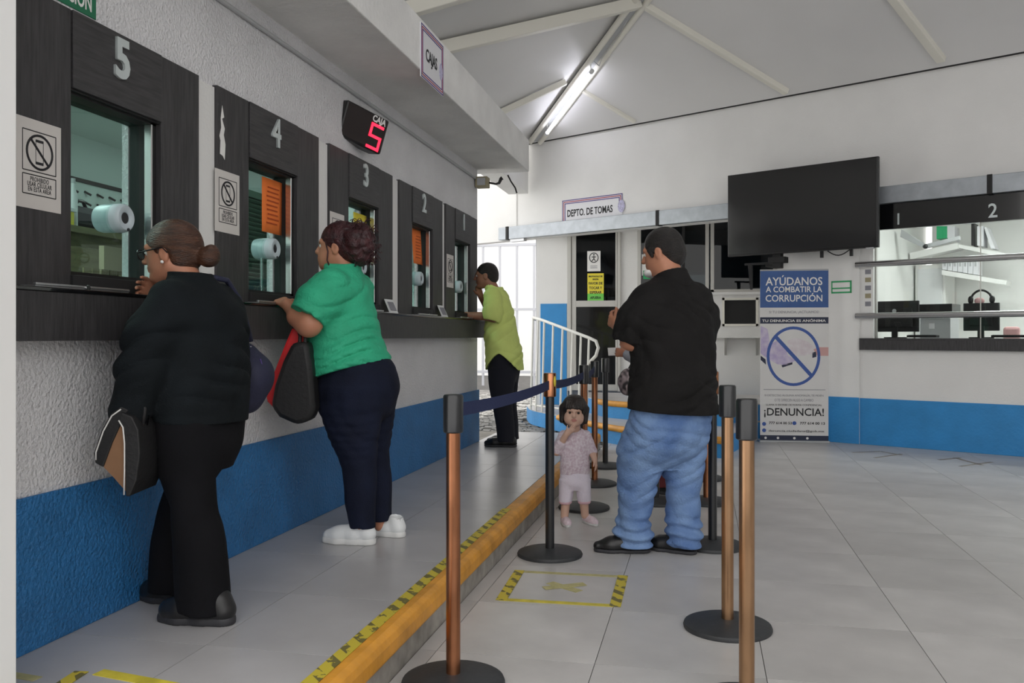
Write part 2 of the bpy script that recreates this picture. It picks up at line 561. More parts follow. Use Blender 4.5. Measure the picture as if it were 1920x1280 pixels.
# ---- skewed wall with the service windows
FB = frame(wall_o, wall_ux, wall_uy, UP)
wr = MB()
wr.box(-6.3, 6.0, 0, 0.16, 2.61, 4.15)
wr.box(-0.9, 6.0, 0, 0.16, 0, 1.04)
wr.box(-0.9, 0.14, 0, 0.16, 1.04, 2.61)
wr.box(3.4, 6.0, 0, 0.16, 1.04, 2.61)
wr.box(0.14, 3.4, 0.02, 0.16, 2.36, 2.61)
wr.box(-0.9, -0.80, 0.16, 1.6, 0, 2.61)
wr.build('wall_right', 'white_wall', M=FB, kind='structure', label='white back wall with the two service windows')
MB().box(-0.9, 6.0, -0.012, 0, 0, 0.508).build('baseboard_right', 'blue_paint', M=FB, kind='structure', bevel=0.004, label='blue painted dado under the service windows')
MB().box(-0.42, 0.0, -0.02, 0, 0, 2.61).build('pilaster', 'white_wall', M=FB, kind='structure', bevel=0.005, label='shallow white pilaster right of the banner')
MB().box(-0.42, 0.0, -0.03, -0.02, 0, 0.512).build('baseboard_pilaster', 'blue_paint', M=FB, kind='structure', bevel=0.004, label='blue painted foot of the pilaster')
# galvanised shutter housing along the opening
sh = empty('shutter_housing', 'long galvanised shutter housing strip under the white back wall', 'shutter housing', M=FB)
cuts = [(-5.2, -5.05), (-5.0, -2.52), (-2.48, -1.0), (-0.96, 1.27), (1.31, 4.2)]
for a, b in cuts:
    MB().box(a, b, -0.10, -0.005, 2.615, 2.80).build('cover_panel', 'galvanised', sh, bevel=0.006)
for u in (-5.03, -2.5, -0.98, 1.29):
    MB().box(u - 0.022, u + 0.022, -0.108, -0.002, 2.61, 2.805).build('joint_strip', 'panel_edge', sh)
# bright end rail under the left end of the shutter housing
MB().box(-4.98, -4.72, -0.09, -0.02, 2.575, 2.612).build('shutter_rail', 'aluminium', sh)

# ---- door wall with landing, behind the opening
DW = 12.22
wb = MB()
wb.box(-2.36, -1.90, DW, DW + 0.15, 0, 2.98)
wb.box(-1.14, -0.90, DW, DW + 0.15, 0, 3.0)
wb.box(-0.90, 0.20, DW, DW + 0.15, 0, 1.80)
wb.box(0.20, 1.75, DW, DW + 0.15, 0, 1.36)
wb.box(0.72, 1.75, DW, DW + 0.15, 1.36, 1.80)
wb.box(0.20, 0.30, DW, DW + 0.15, 1.36, 1.80)
wb.box(0.30, 0.72, DW, DW + 0.15, 1.69, 1.80)
wb.box(1.0, 1.75, DW, DW + 0.15, 1.80, 3.0)
wb.box(-2.0, 1.75, DW, DW + 0.15, 2.95, 3.1)
wb.build('wall_back', 'white_wall', kind='structure', label='white wall around the office door beyond the opening')
MB().box(-2.30, -1.915, DW - 0.012, DW, 0.2, 1.66).build('baseboard_back', 'blue_paint', kind='structure', label='blue painted panel of wall left of the office door')
MB().box(-1.14, -0.0, DW - 0.012, DW, 0.4, 0.56).build('baseboard_office', 'blue_paint', kind='structure', label='low blue skirting right of the office door')

S1 = [(-2.45, 11.95), (-2.25, 11.3), (-1.9, 10.75), (-1.45, 10.1), (-0.963, 9.448), (-0.4, 8.92), (0.19, 8.55), (0.45, 9.6), (0.62, 10.3), (1.0, 10.5), (1.0, 11.95)]
S2 = [(-1.62, 11.95), (-1.5, 11.2), (-1.3, 10.7), (-1.05, 10.32), (-0.4, 9.95), (0.217, 9.65), (0.45, 10.3), (1.0, 10.5), (1.0, 11.95)]

def smooth_poly(p, a, b, n=6):
    """Catmull-Rom through p[a..b], other corners kept"""
    out = list(p[:a])
    for i in range(a, b):
        p0, p1, p2, p3 = (Vector(p[max(i - 1, 0)]), Vector(p[i]), Vector(p[i + 1]), Vector(p[min(i + 2, b)]))
        for k in range(n):
            t = k / n
            q = 0.5 * ((2 * p1) + (p2 - p0) * t + (2 * p0 - 5 * p1 + 4 * p2 - p3) * t * t + (3 * p1 - p0 - 3 * p2 + p3) * t ** 3)
            out.append((q.x, q.y))
    return out + list(p[b:])

S1s, S2s = smooth_poly(S1, 0, 6), smooth_poly(S2, 0, 5)
st = empty('entrance_steps', 'two rounded blue steps with orange edges up to the office door', 'steps')
o0 = (0, 0, 0)
for k, (poly, z0, z1, a, b) in enumerate(((S1s, 0.0, 0.2, 14, 37), (S2s, 0.2, 0.4, 12, 31))):
    MB().prism(poly, o0, (1, 0, 0), (0, 1, 0), UP, z0, z1 - 0.012).build('riser', 'blue_paint', st)
    MB().prism(poly, o0, (1, 0, 0), (0, 1, 0), UP, z1 - 0.012, z1).build('tread', 'tile', st)
    path = [(x, y, z1 - 0.026) for x, y in poly[a:b]]
    MB().tube(path, 0.036, 8).build('nosing', 'orange_paint', st, smooth=True)

# ---- roof: two membrane slopes meeting in a hip
EL = (-2.46, 12.19)
slope = 0.48
def z_left(x, y): return 4.0 + slope * (x + 2.46)
def z_back(x, y): return 4.0 + slope * ((x + 2.46) * -0.46 + (y - 12.19) * -0.888)
apex = (1.18, 6.21, 5.75)
rf = MB()
RY = 0.3
e1 = (EL[0] + 0.888 * 10.6, EL[1] - 0.46 * 10.6, 4.0)
a2 = (apex[0] + 0.888 * 5.0, apex[1] - 0.46 * 5.0, 5.75)
rf.add([(-2.46, RY, 4.0), (-2.46, 12.19, 4.0), apex, (1.18, RY, 5.75)], [(0, 1, 2, 3)])
rf.add([(-2.46, 12.19, 4.0), e1, a2, apex], [(0, 1, 2, 3)])
rf.add([apex, a2, (a2[0], RY, 5.75), (1.18, RY, 5.75)], [(0, 1, 2, 3)])
rf.add([e1, (e1[0] + 0.3, RY, 4.0), (a2[0], RY, 5.75), a2], [(0, 1, 2, 3)])
ro = rf.build('ceiling', 'ceiling_white', kind='structure', label='white sloping roof lining of the hall')
sol = ro.modifiers.new('thick', 'SOLIDIFY')
sol.thickness = 0.04
sol.offset = 1 if ro.data.polygons[0].normal.z > 0 else -1
MB().tube([(EL[0] + 0.888 * t - 0.02, EL[1] - 0.46 * t - 0.03, 3.985) for t in (0, 10.5)], 0.018, 8).build('trim_6', 'panel_edge', kind='structure', label='dark joint line between back wall and roof lining')

def on_left(x, y):
    """point of the left slope seen at pixel"""
    r_ = px(x, y, 1.0) - EYE
    D = (4.0 + slope * 2.46 - CAM_H) / (r_.z - slope * r_.x)
    return EYE + r_ * D
def on_back(x, y):
    r_ = px(x, y, 1.0) - EYE
    k0 = 4.0 + slope * (2.46 * -0.46 + 12.19 * 0.888)
    D = (k0 - CAM_H) / (r_.z - slope * (-0.46 * r_.x - 0.888 * r_.y))
    return EYE + r_ * D

def rafter(a, b, w, h, label, over=0.0):
    a, b = Vector(a), Vector(b)
    t = (b - a).normalized()
    b = b + t * over
    a = a - t * over
    up = Vector((0, 0, 1))
    sd = t.cross(up).normalized()
    nn = sd.cross(t).normalized()
    if nn.z < 0: nn = -nn
    m = MB()
    m.prism([(-w / 2, -h), (w / 2, -h), (w / 2, 0.0), (-w / 2, 0.0)], a - nn * 0.012, sd, nn, t, 0, (b - a).length)
    return m.build('rafter', 'beam_cream', label=label, cat='beam', group='cream roof rafters', bevel=0.008)

rafter(on_left(932, 206), on_left(1058, 147), 0.07, 0.07, 'short thin cream rafter left of the lit tube, meeting the concrete slab')
rafter(on_left(815, 78), on_left(1172, -2), 0.13, 0.12, 'thick cream rafter running left from the top of the hip beam', 0.15)
rafter(on_left(735, 10), on_left(1180, -120), 0.13, 0.12, 'cream rafter at the very top above the CAJAS sign', 0.2)
rafter(on_back(1086, 158), on_back(1193, 222), 0.06, 0.06, 'short thin cream rafter right of the lit tube, ending at the back wall')
rafter(on_back(1210, 0), on_back(1478, 164), 0.08, 0.08, 'long cream rafter with a loose cable, ending above the television')
rafter(on_back(1672, -20), on_back(1768, 104), 0.09, 0.08, 'cream rafter at the upper right of the roof')
# hip beam: two tubes with plates
hip_d = (Vector(apex) - Vector((EL[0], EL[1], 4.0))).normalized()
hip_s = hip_d.cross(Vector(UP)).normalized()
hb = empty('hip_beam', 'twin cream hip beam rising from the corner behind the lit tube', 'beam')
h0 = Vector((EL[0], EL[1], 4.0)) + hip_d * 0.25 + Vector((0, 0, -0.10))
for s_ in (-1, 1):
    MB().tube([h0 + hip_s * 0.075 * s_, h0 + hip_s * 0.075 * s_ + hip_d * 6.2], 0.037, 10).build('chord', 'beam_cream', hb, smooth='auto')
MB().prism([(-0.05, -0.01), (0.05, -0.01), (0.05, 0.01), (-0.05, 0.01)], h0 + Vector((0, 0, 0.02)), hip_s, Vector(UP), hip_d, 0, 6.2).build('web', 'plastic_grey', hb)
# fluorescent tube under the hip beam
def on_hip(t, dz=0.0): return Vector((EL[0], EL[1], 4.0)) + hip_d * t + Vector((0, 0, dz))
def hip_t(x, dz):
    best = min((abs((lambda p: 960 + 1600 * (p.x * math.cos(YAW) + p.y * math.sin(YAW)) / (-p.x * math.sin(YAW) + p.y * math.cos(YAW)))(on_hip(t / 200, dz)) - x), t / 200) for t in range(0, 1400))
    return best[1]
dz = -0.20
ta, tb = hip_t(1030, dz), hip_t(1112, dz)
lamp = empty('tube_lamp', 'lit fluorescent tube hanging under the hip beam', 'lamp')
pa, pb = on_hip(ta, dz - 0.03) + hip_s * 0.03, on_hip(tb, dz) + hip_s * 0.03
MB().tube([pa, pb], 0.021, 12).build('tube', 'tube_glow', lamp, smooth='auto')
for q, e in ((pa, -1), (pb, 1)):
    MB().tube([q, q + (pb - pa).normalized() * 0.05 * e], 0.026, 12).build('socket', 'plastic_white', lamp, smooth='auto')
    MB().tube([q + Vector((0, 0, 0.01)), q + Vector((0.0, 0, 0.13))], 0.006, 6).build('bracket', 'steel', lamp)
cb = MB()
c0 = on_hip(tb + 0.15, -0.15) + hip_s * 0.05
cb.tube([c0, c0 + Vector((0.06, -0.02, -0.06)), c0 + Vector((0.10, -0.1, 0.0)), c0 + hip_d * 0.5 + Vector((0.08, 0, 0.02)), c0 + hip_d * 1.0 + Vector((0.02, 0, 0.03))], 0.005, 6)
cb.build('lamp_cable', 'plastic_grey', lamp)

MB().prism([(-1.9, 12.2), (1.72, 10.27), (1.9, 12.3)], o0, (1, 0, 0), (0, 1, 0), UP, 3.0, 3.1).build('ceiling_recess', 'white_wall', kind='structure', label='flat ceiling over the steps behind the shutter housing')  # hidden slab, added to keep sky light off the door wall
MB().box(6.2, 6.35, -3.5, 7.9, -0.1, 4.15).build('wall_side', 'white_wall', kind='structure', label='white side wall at the right, outside the picture')  # out-of-view wall, added so less daylight reaches the left wall
MB().box(-15, 15, -25, -3.5, -0.3, -0.01).build('ground_front', 'outside_grey', kind='structure', label='pale paved forecourt behind the camera')  # out-of-view plane, added to bounce sunlight up into the hall
# ---- outside beyond the opening
MB().box(-30, 9, 8.95, 60, -0.30, -0.045).build('ground_outside', 'ground_dark', kind='structure', label='dark paved yard outside the opening')
cs = MB()
rr = random.Random(5)
y = 9.0
row = 0
while y < 17.5:
    d = 0.10 if y < 13 else 0.16
    x = -4.4 + (0.07 if row % 2 else 0)
    while x < -1.1:
        w = rr.uniform(0.10, 0.17)
        inside = False
        if not (x > -2.6 + max(0, (11.9 - y)) * 0.62 and y < 12.3):
            z = rr.uniform(-0.022, 0.0)
            cs.box(x, x + w - 0.016, y, y + d - 0.014, -0.06, z)
        x += w
    y += d
    row += 1
cs.build('cobblestones', 'cobble', kind='stuff', label='dark cobblestone paving of the yard outside', cat='paving')
MB().box(-16, -1.0, 26, 26.3, -0.3, 9).add([], []).build('yard_wall', 'outside_white', kind='structure', label='bright white wall across the yard')
yd = empty('yard_gate', 'pale barred gate across the yard seen through the opening', 'gate')
for k in range(9):
    MB().tube([(-5.6 + 0.42 * k, 20.0, 0), (-5.6 + 0.42 * k, 20.0, 3.4)], 0.03, 6).build('gate_bar', 'outside_grey', yd)
for z in (0.3, 1.8, 3.35):
    MB().box(-5.65, -2.1, 19.97, 20.03, z, z + 0.06).build('gate_rail', 'outside_grey', yd)

# ================================================================== TELLER WINDOWS
PX = WX + 0.026       # face of the dark panels
UY = (0, 1, 0)        # reading direction on the left wall (seen from the hall)
def rounded_digit(s, size, parent, o, bold):
    return lettering(s, size, 'number_silver', parent, o, UY, UP, ext=0.008, bold=bold, xs=0.9, name='number')

for k, c in enumerate(CL):
    n = 5 - k
    w = empty('window_%d' % n, kind='structure', label='teller window %d with dark wood surround' % n)
    a, b = c - 0.275, c + OW + 0.265
    if k == 0:
        a = 2.005
    if k == 4:
        b = 7.90
    MB().box(WX, PX, a, c - 0.004, 1.345, TOP).build('panel', 'dark_wood', w, bevel=0.002)
    MB().box(WX, PX, c + OW + 0.004, b, 1.345, TOP).build('panel', 'dark_wood', w, bevel=0.002)
    MB().box(WX, PX + 0.006, c, c + OW, HEAD - 0.005, TOP).build('panel', 'dark_wood_h', w, bevel=0.002)
    MB().box(WX, PX - 0.006, c - 0.004, c + OW + 0.004, HEAD - 0.012, TOP - 0.002).build('panel_joint', 'panel_edge', w)
    # recessed frame, sill lip and pane
    fr = MB()
    fr.box(WX - 0.10, WX + 0.004, c, c + 0.012, SILL, HEAD)
    fr.box(WX - 0.10, WX + 0.004, c + OW - 0.028, c + OW, SILL, HEAD)
    fr.box(WX - 0.10, WX + 0.004, c, c + OW, HEAD - 0.02, HEAD)
    fr.box(WX - 0.10, WX + 0.004, c, c + OW, SILL, SILL + 0.014)
    fr.build('frame', 'panel_edge', w)
    MB().box(WX - 0.02, WX + 0.012, c + OW - 0.040, c + OW - 0.030, SILL + 0.012, HEAD - 0.02).build('frame_strip', 'steel', w, bevel=0.002)
    MB().box(WX - 0.05, PX + 0.012, c - 0.004, c + OW + 0.004, 1.346, SILL).build('sill', 'black_matte', w, bevel=0.003)
    MB().box(WX - 0.062, WX - 0.052, c + 0.01, c + OW - 0.02, SILL + 0.01, HEAD - 0.01).build('pane', 'pane_teal', w)
    # intercom: ring face with hole, drum through the glass
    yc, zc = c + 0.335, 1.640
    prof = [(0.026, -0.115), (0.050, -0.115), (0.054, -0.10), (0.055, -0.02), (0.052, -0.006), (0.046, 0.0), (0.030, 0.0), (0.022, -0.006), (0.021, -0.05)]
    m = MB()
    vs, fs, nn = [], [], 28
    for r_, d in prof:
        for q in range(nn):
            an = 2 * math.pi * q / nn
            vs.append((WX - 0.012 + d, yc + r_ * math.cos(an), zc + r_ * math.sin(an)))
    for i in range(len(prof) - 1):
        for q in range(nn):
            q2 = (q + 1) % nn
            fs.append((i * nn + q, i * nn + q2, (i + 1) * nn + q2, (i + 1) * nn + q))
    m.add(vs, fs)
    ic = m.build('intercom', 'intercom_white', w, smooth='auto')
    MB().tube([(WX - 0.07, yc, zc), (WX - 0.02, yc, zc)], 0.0215, 16).build('intercom_hole', 'black_plastic', ic)
    MB().tube([(WX - 0.012, yc + 0.008, zc - 0.043), (WX - 0.008, yc + 0.008, zc - 0.043)], 0.006, 8).build('screw', 'black_plastic', ic)
    if k in (1, 3, 4):
        MB().tube([(WX - 0.075, yc - 0.035, SILL + 0.01), (WX - 0.075, yc - 0.035, zc - 0.05)], 0.008, 8).build('microphone_stem', 'steel', w)
    rounded_digit(str(n), 0.20 if n != 1 else 0.20, w, (PX + 0.008, c + 0.245, 2.205), 0.006 if n == 5 else 0.0035)
    # metal cash tray on the counter
    tr = empty('cash_tray', 'metal cash tray on the counter under window ' + ['five, by the woman in black','four','three','two','one, by the man in lime'][k], 'tray', 'cash trays on the counter')
    t0 = c - 0.23 if k == 0 else c - 0.02
    MB().box(WX + 0.026, WX + 0.085, t0, t0 + 0.45, 1.3465, 1.352).build('plate', 'aluminium', tr, bevel=0.002)
    MB().box(WX + 0.075, WX + 0.088, t0, t0 + 0.45, 1.352, 1.360).build('lip', 'aluminium', tr, bevel=0.002)
    MB().tube([(WX + 0.0885, t0 + 0.23, 1.354), (WX + 0.092, t0 + 0.23, 1.354)], 0.010, 10).build('knob', 'steel', tr)

# peeled patch on the surround of window 4
pts = [(0.03, 0.0), (0.045, -0.05), (0.028, -0.06), (0.05, -0.10), (0.042, -0.13), (0.056, -0.17), (0.05, -0.24), (0.035, -0.225), (0.012, -0.22), (0.016, -0.16), (0.008, -0.14), (0.022, -0.10), (0.018, -0.06)]
MB().prism([(y_ * 1.0, z_) for y_, z_ in pts], (PX, 3.425, 2.225), UY, UP, (1, 0, 0), 0.0, 0.0012).build(
    'peeled_patch', 'paper_white', label='ragged white patch of torn paper left of the number 4', cat='paper')

# counter ledge
ct = empty('teller_counter', 'long dark wood counter ledge under the five teller windows', 'counter')
MB().box(WX, WX + 0.092, 2.0, 8.03, 1.175, 1.333).build('front', 'dark_wood', ct, bevel=0.002)
MB().box(WX, WX + 0.096, 2.0, 8.06, 1.333, 1.3455).build('top', 'black_gloss', ct, bevel=0.002)
MB().box(WX + 0.0, WX + 0.10, 7.98, 8.07, 1.178, 1.334).build('end_cap', 'black_matte', ct, bevel=0.002)

# card holders on the counter
for y0, lab in ((4.20, 'white card holder on the counter beside the green shirt'), (5.42, 'white card holder right behind the back of the woman in green'), (6.60, 'white card holder nearest the man in lime shirt')):
    t = empty('card_holder', lab, 'card holder', 'white card holders on the counter')
    m = MB()
    m.prism([(0, 0), (0.055, 0), (0.055, 0.004), (0.012, 0.095), (0.007, 0.095), (0.045, 0.006), (0, 0.006)], (WX + 0.03, y0, 1.3455), (1, 0, 0), UP, UY, 0, 0.15)
    m.build('stand', 'plastic_white', t)
    MB().prism([(0.050, 0.018), (0.0515, 0.019), (0.024, 0.078), (0.0225, 0.077)], (WX + 0.03, y0, 1.3455), (1, 0, 0), UP, UY, 0.02, 0.13).build('card', 'ink_grey', t)

# ---- papers and stickers
def paper(name, m, y0, y1, z0, z1, x, lab, cat, tilt=0.0, group=None):
    e = empty(name, lab, cat, group)
    n = 5
    mb = MB()
    vs, fs = [], []
    for i in range(n + 1):
        for j in range(n + 1):
            u, v = i / n, j / n
            bow = 0.006 * math.sin(math.pi * u) * 0.5 + 0.003 * v * u
            vs.append((x + bow, y0 + (y1 - y0) * u + tilt * (1 - v), z0 + (z1 - z0) * v))
    for i in range(n):
        for j in range(n):
            p = i * (n + 1) + j
            fs.append((p, p + n + 1, p + n + 2, p + 1))
    mb.add(vs, fs)
    ob = mb.build('sheet', m, e, smooth=True)
    s_ = ob.modifiers.new('thick', 'SOLIDIFY')
    s_.thickness = 0.0006
    return e

def no_phone(y0, y1, z0, z1, lab):
    e = empty('notice', lab, 'notice', 'no mobile phone notices')
    h, wd = z1 - z0, y1 - y0
    X0 = PX + 0.001
    MB().box(PX, X0, y0, y1, z0, z1).build('card', 'paper_greyish', e)
    yc = (y0 + y1) / 2 + 0.004
    fy, ft, fb = wd * 0.36, z1 - h * 0.13, z0 + h * 0.42
    def outline(a, b, c_, d_, r_=0.0018):
        m = MB()
        for p, q in (((a, c_), (b, c_)), ((b, c_), (b, d_)), ((b, d_), (a, d_)), ((a, d_), (a, c_))):
            m.tube([(X0, p[0], p[1]), (X0, q[0], q[1])], r_, 4)
        return m
    outline(yc - fy, yc + fy, fb, ft).build('border', 'ink', e)
    outline(yc - fy, yc + fy, z0 + h * 0.16, fb - 0.012).build('border', 'ink', e)
    zc, r_ = (ft + fb) / 2, (ft - fb) * 0.42
    MB().tube([(X0, yc + r_ * math.cos(t * math.pi / 16), zc + r_ * math.sin(t * math.pi / 16)) for t in range(33)], 0.0042, 6, cap=False).build('ring', 'ink', e)
    MB().tube([(X0, yc - r_ * 0.7, zc + r_ * 0.7), (X0, yc + r_ * 0.7, zc - r_ * 0.7)], 0.004, 6).build('bar', 'ink', e)
    ph = outline(yc - 0.016, yc + 0.016, zc - r_ * 0.72, zc + r_ * 0.72, 0.0012)
    ph.box(X0 - 0.0005, X0 + 0.0012, yc - 0.016, yc + 0.016, zc + r_ * 0.58, zc + r_ * 0.72)
    ph.box(X0 - 0.0005, X0 + 0.0012, yc - 0.016, yc + 0.016, zc - r_ * 0.72, zc - r_ * 0.58)
    ph.build('phone_symbol', 'ink', e)
    for i, s in enumerate(('PROHIBIDO', 'USAR CELULAR', 'EN ESTA AREA')):
        lettering(s, 0.021, 'ink', e, (X0 + 0.0005, yc, fb - 0.026 - 0.0165 * i), UY, UP, ext=0.0003, bold=0.0002, xs=0.66, spacing=1.12)
    return e

no_phone(2.270, 2.468, 1.600, 1.888, 'largest no mobile phone notice, at the left edge by window five')
no_phone(3.395, 3.600, 1.657, 1.935, 'no mobile phone notice below the ragged white patch by window four')
no_phone(4.590, 4.790, 1.640, 1.915, 'mostly hidden notice above the red haired woman left of window 3')
no_phone(6.900, 7.100, 1.605, 1.885, 'smallest no mobile phone notice, by the last window')
GX = WX - 0.049
def scribble(e, m, y0, y1, z0, z1, rows, x):
    rr_ = random.Random(int(y0 * 100))
    for i in range(rows):
        z = z1 - (z1 - z0) * (0.16 + 0.74 * i / rows)
        a = y0 + (y1 - y0) * rr_.uniform(0.16, 0.24)
        b = y1 - (y1 - y0) * rr_.uniform(0.16, 0.3)
        MB().box(x, x + 0.0006, a, b, z - 0.004, z + 0.003).build('print_line', m, e)
e = paper('notice_sheet', 'paper_orange', 3.945, 4.155, 1.722, 2.000, GX, 'orange paper notice taped inside the glass of window 4', 'paper')
scribble(e, 'ink_orange', 3.945, 4.155, 1.722, 2.0, 9, GX + 0.006)
e = paper('notice_sheet', 'paper_yellow', 5.105, 5.315, 1.690, 1.985, GX, 'yellow paper notice taped inside the glass of window 3', 'paper', 0.02)
scribble(e, 'ink_grey', 5.12, 5.33, 1.69, 1.985, 9, GX + 0.006)
e = paper('notice_sheet', 'paper_orange', 6.215, 6.430, 1.755, 2.020, GX, 'crooked orange paper notice on the glass of window 2', 'paper', 0.06)
scribble(e, 'ink_orange', 6.27, 6.46, 1.755, 2.01, 8, GX + 0.006)

# green sign above window 5
gs = empty('route_sign', 'green sign with white capitals above window 5, cut by the top edge', 'sign')
MB().box(WX, WX + 0.004, 2.20, 2.668, 2.325, 2.52).build('plate', 'sign_green', gs, bevel=0.002)
lettering('RUTA DE', 0.085, 'paper_white', gs, (WX + 0.0052, 2.435, 2.465), UY, UP, ext=0.0005, bold=0.002, xs=0.62)
lettering('EVACUACIÓN', 0.085, 'paper_white', gs, (WX + 0.0052, 2.492, 2.370), UY, UP, ext=0.0005, bold=0.0015, xs=0.56)

# ---- counter display "CAJA 5"
ds = empty('turn_display', 'black turn display box with a red glowing 5 on a wall bracket', 'display')
A, B_ = px(652, 185, 5.16), px(730, 226, 5.42)
A2, B2 = px(637, 256, 5.16), px(713, 290, 5.42)
uxd = (B_ - A).normalized()
uyd = ((A + B_) / 2 - (A2 + B2) / 2)
hgt = uyd.length * 0.98
uyd = (uyd - uxd * uyd.dot(uxd)).normalized()
nd = uxd.cross(uyd)
Wd = (B_ - A).length
Md = frame((A + B_ + A2 + B2) / 4, uxd, uyd, nd)
w2, h2 = Wd / 2, hgt / 2
MB().box(-w2, w2, -h2, h2, -0.115, 0).build('housing', 'black_plastic', ds, bevel=0.012, M=Md)
MB().box(-w2 + 0.012, w2 - 0.012, -h2 + 0.012, h2 - 0.012, 0, 0.003).build('face', 'led_face', ds, M=Md)
sg = MB()
xd, zd, sw, sh_, tk = w2 * 0.52, -h2 * 0.22, 0.085, 0.055, 0.017
for (x0, y0, x1, y1) in ((-1, 2, 1, 2), (-1, 0, 1, 0), (-1, -2, 1, -2), (-1, 2, -1, 0), (1, 0, 1, -2)):
    cx0, cx1 = xd + min(x0, x1) * sw / 2 - tk / 2, xd + max(x0, x1) * sw / 2 + tk / 2
    cy0, cy1 = zd + min(y0, y1) * sh_ / 1.55 - tk / 2, zd + max(y0, y1) * sh_ / 1.55 + tk / 2
    sg.box(cx0, cx1, cy0, cy1, 0.003, 0.006)
sg.build('led_digit', 'led_red', ds, M=Md)
lt = lettering('CAJA', 0.055, 'paper_white', ds, (0, 0, 0), (1, 0, 0), (0, 1, 0), ext=0.0005, bold=0.002, xs=0.85)
lt.matrix_local = Md @ Matrix.Translation((xd, h2 * 0.72, 0.0045))
bk = Md @ Vector((-w2 * 0.6, 0, -0.115))
MB().tube([bk, Vector((WX + 0.02, bk.y - 0.02, bk.z))], 0.015, 8).build('wall_arm', 'black_plastic', ds)
MB().cbox((WX + 0.011, bk.y - 0.02, bk.z), (0.022, 0.12, 0.14)).build('wall_plate', 'black_plastic', ds)

# ---- CAJAS sign on the slab edge
cj = empty('counter_sign', 'white CAJAS sign with striped border on the slab edge', 'sign')
XS = -1.66
MB().box(XS, XS + 0.006, 4.895, 5.350, 2.755, 3.085).build('plate', 'sign_white', cj)
for ins, m_ in ((0.004, 'sign_purple'), (0.018, 'sign_red'), (0.032, 'sign_purple')):
    b_ = MB()
    y0, y1, z0, z1 = 4.895 + ins, 5.350 - ins, 2.755 + ins, 3.085 - ins
    for s_ in ((y0, y1, z0, z0 + 0.007), (y0, y1, z1 - 0.007, z1), (y0, y0 + 0.007, z0, z1), (y1 - 0.007, y1, z0, z1)):
        b_.box(XS + 0.006, XS + 0.0075, *s_)
    b_.build('border', m_, cj)
lettering('CAJAS', 0.105, 'ink', cj, (XS + 0.0075, 5.10, 2.915), UY, UP, ext=0.0006, bold=0.002, xs=0.78)
MB().prism([(0.034 * math.cos(t) , 0.055 * math.sin(t)) for t in [i * math.pi / 8 for i in range(16)]], (XS + 0.006, 5.295, 2.90), UY, UP, (1, 0, 0), 0, 0.002).build('crest', 'crest', cj)

# ---- conduit, camera box and loose cables
MB().tube([(WX + 0.012, 2.0, 2.70), (WX + 0.012, 4.5, 2.705), (WX + 0.012, 7.95, 2.70)], 0.011, 8).build('conduit', 'plastic_grey', label='thin grey conduit along the wall below the concrete slab', cat='conduit')
cx = empty('wall_speaker', 'small beige box with a black bent neck at the far wall corner', 'box')
q = px(904, 339, 8.1)
MB().cbox((WX + 0.07, 7.93, q.z), (0.12, 0.11, 0.10)).build('box', 'beige_box', cx, bevel=0.006)
MB().cbox((WX + 0.072, 7.872, q.z), (0.08, 0.01, 0.07)).build('cover', 'plastic_grey', cx, bevel=0.003)
MB().tube([(WX + 0.13, 7.95, q.z), (WX + 0.19, 7.98, q.z - 0.01), (WX + 0.22, 7.99, q.z), (WX + 0.235, 8.0, q.z + 0.04), (WX + 0.25, 8.0, q.z + 0.05)], [0.01, 0.01, 0.014, 0.017, 0.02], 8).build('neck', 'black_plastic', cx, smooth=True)
lc = MB()
lc.tube([px(952, 328, 8.25), px(958, 340, 8.27), px(966, 352, 8.3), px(969, 362, 8.3)], 0.008, 6)
lc.build('loose_cable', 'black_matte', label='short black cable end dangling under the far end of the slab', cat='cable')
MB().tube([FB @ Vector((-4.92, -0.012, 2.80)), FB @ Vector((-4.92, -0.012, 3.6)), FB @ Vector((-4.75, -0.012, 3.72))], 0.008, 6).build('wall_cable', 'white_wall', label='thin white cable running down the far left of the back wall', cat='cable')

# ================================================================== BACK WALL THINGS
BR, BU = (1, 0, 0), (0, 0, 1)      # in the frame FB: right, up; the hall lies at negative y
def fb_text(s, size, m, parent, u, w, v, **kw):
    return lettering(s, size, m, parent, (u, v, w), (1, 0, 0), (0, 0, 1), **kw)

dt = empty('department_sign', 'white DEPTO. DE TOMAS sign with striped border above the shutter housing', 'sign', M=FB)
MB().box(-4.085, -3.085, -0.008, 0, 2.80, 3.10).build('plate', 'sign_white', dt)
for ins, m_ in ((0.0, 'sign_purple'), (0.022, 'sign_red'), (0.044, 'sign_purple')):
    b_ = MB()
    b_.box(-4.085 + ins, -3.085 - ins, -0.0095, -0.008, 3.10 - ins - 0.012, 3.10 - ins)
    b_.box(-4.085 + ins, -4.085 + ins + 0.012, -0.0095, -0.008, 2.80, 3.10 - ins)
    b_.box(-3.085 - ins - 0.012, -3.085 - ins, -0.0095, -0.008, 2.96, 3.10 - ins)
    b_.build('border', m_, dt)
fb_text('DEPTO. DE TOMAS', 0.135, 'ink', dt, -3.62, 2.905, -0.0095, ext=0.0006, bold=0.003, xs=0.66)
MB().prism([(0.055 * math.cos(t), 0.085 * math.sin(t)) for t in [i * math.pi / 8 for i in range(16)]], (-3.10, -0.012, 2.93), (1, 0, 0), UP, (0, -1, 0), 0, 0.002).build('crest', 'crest', dt)

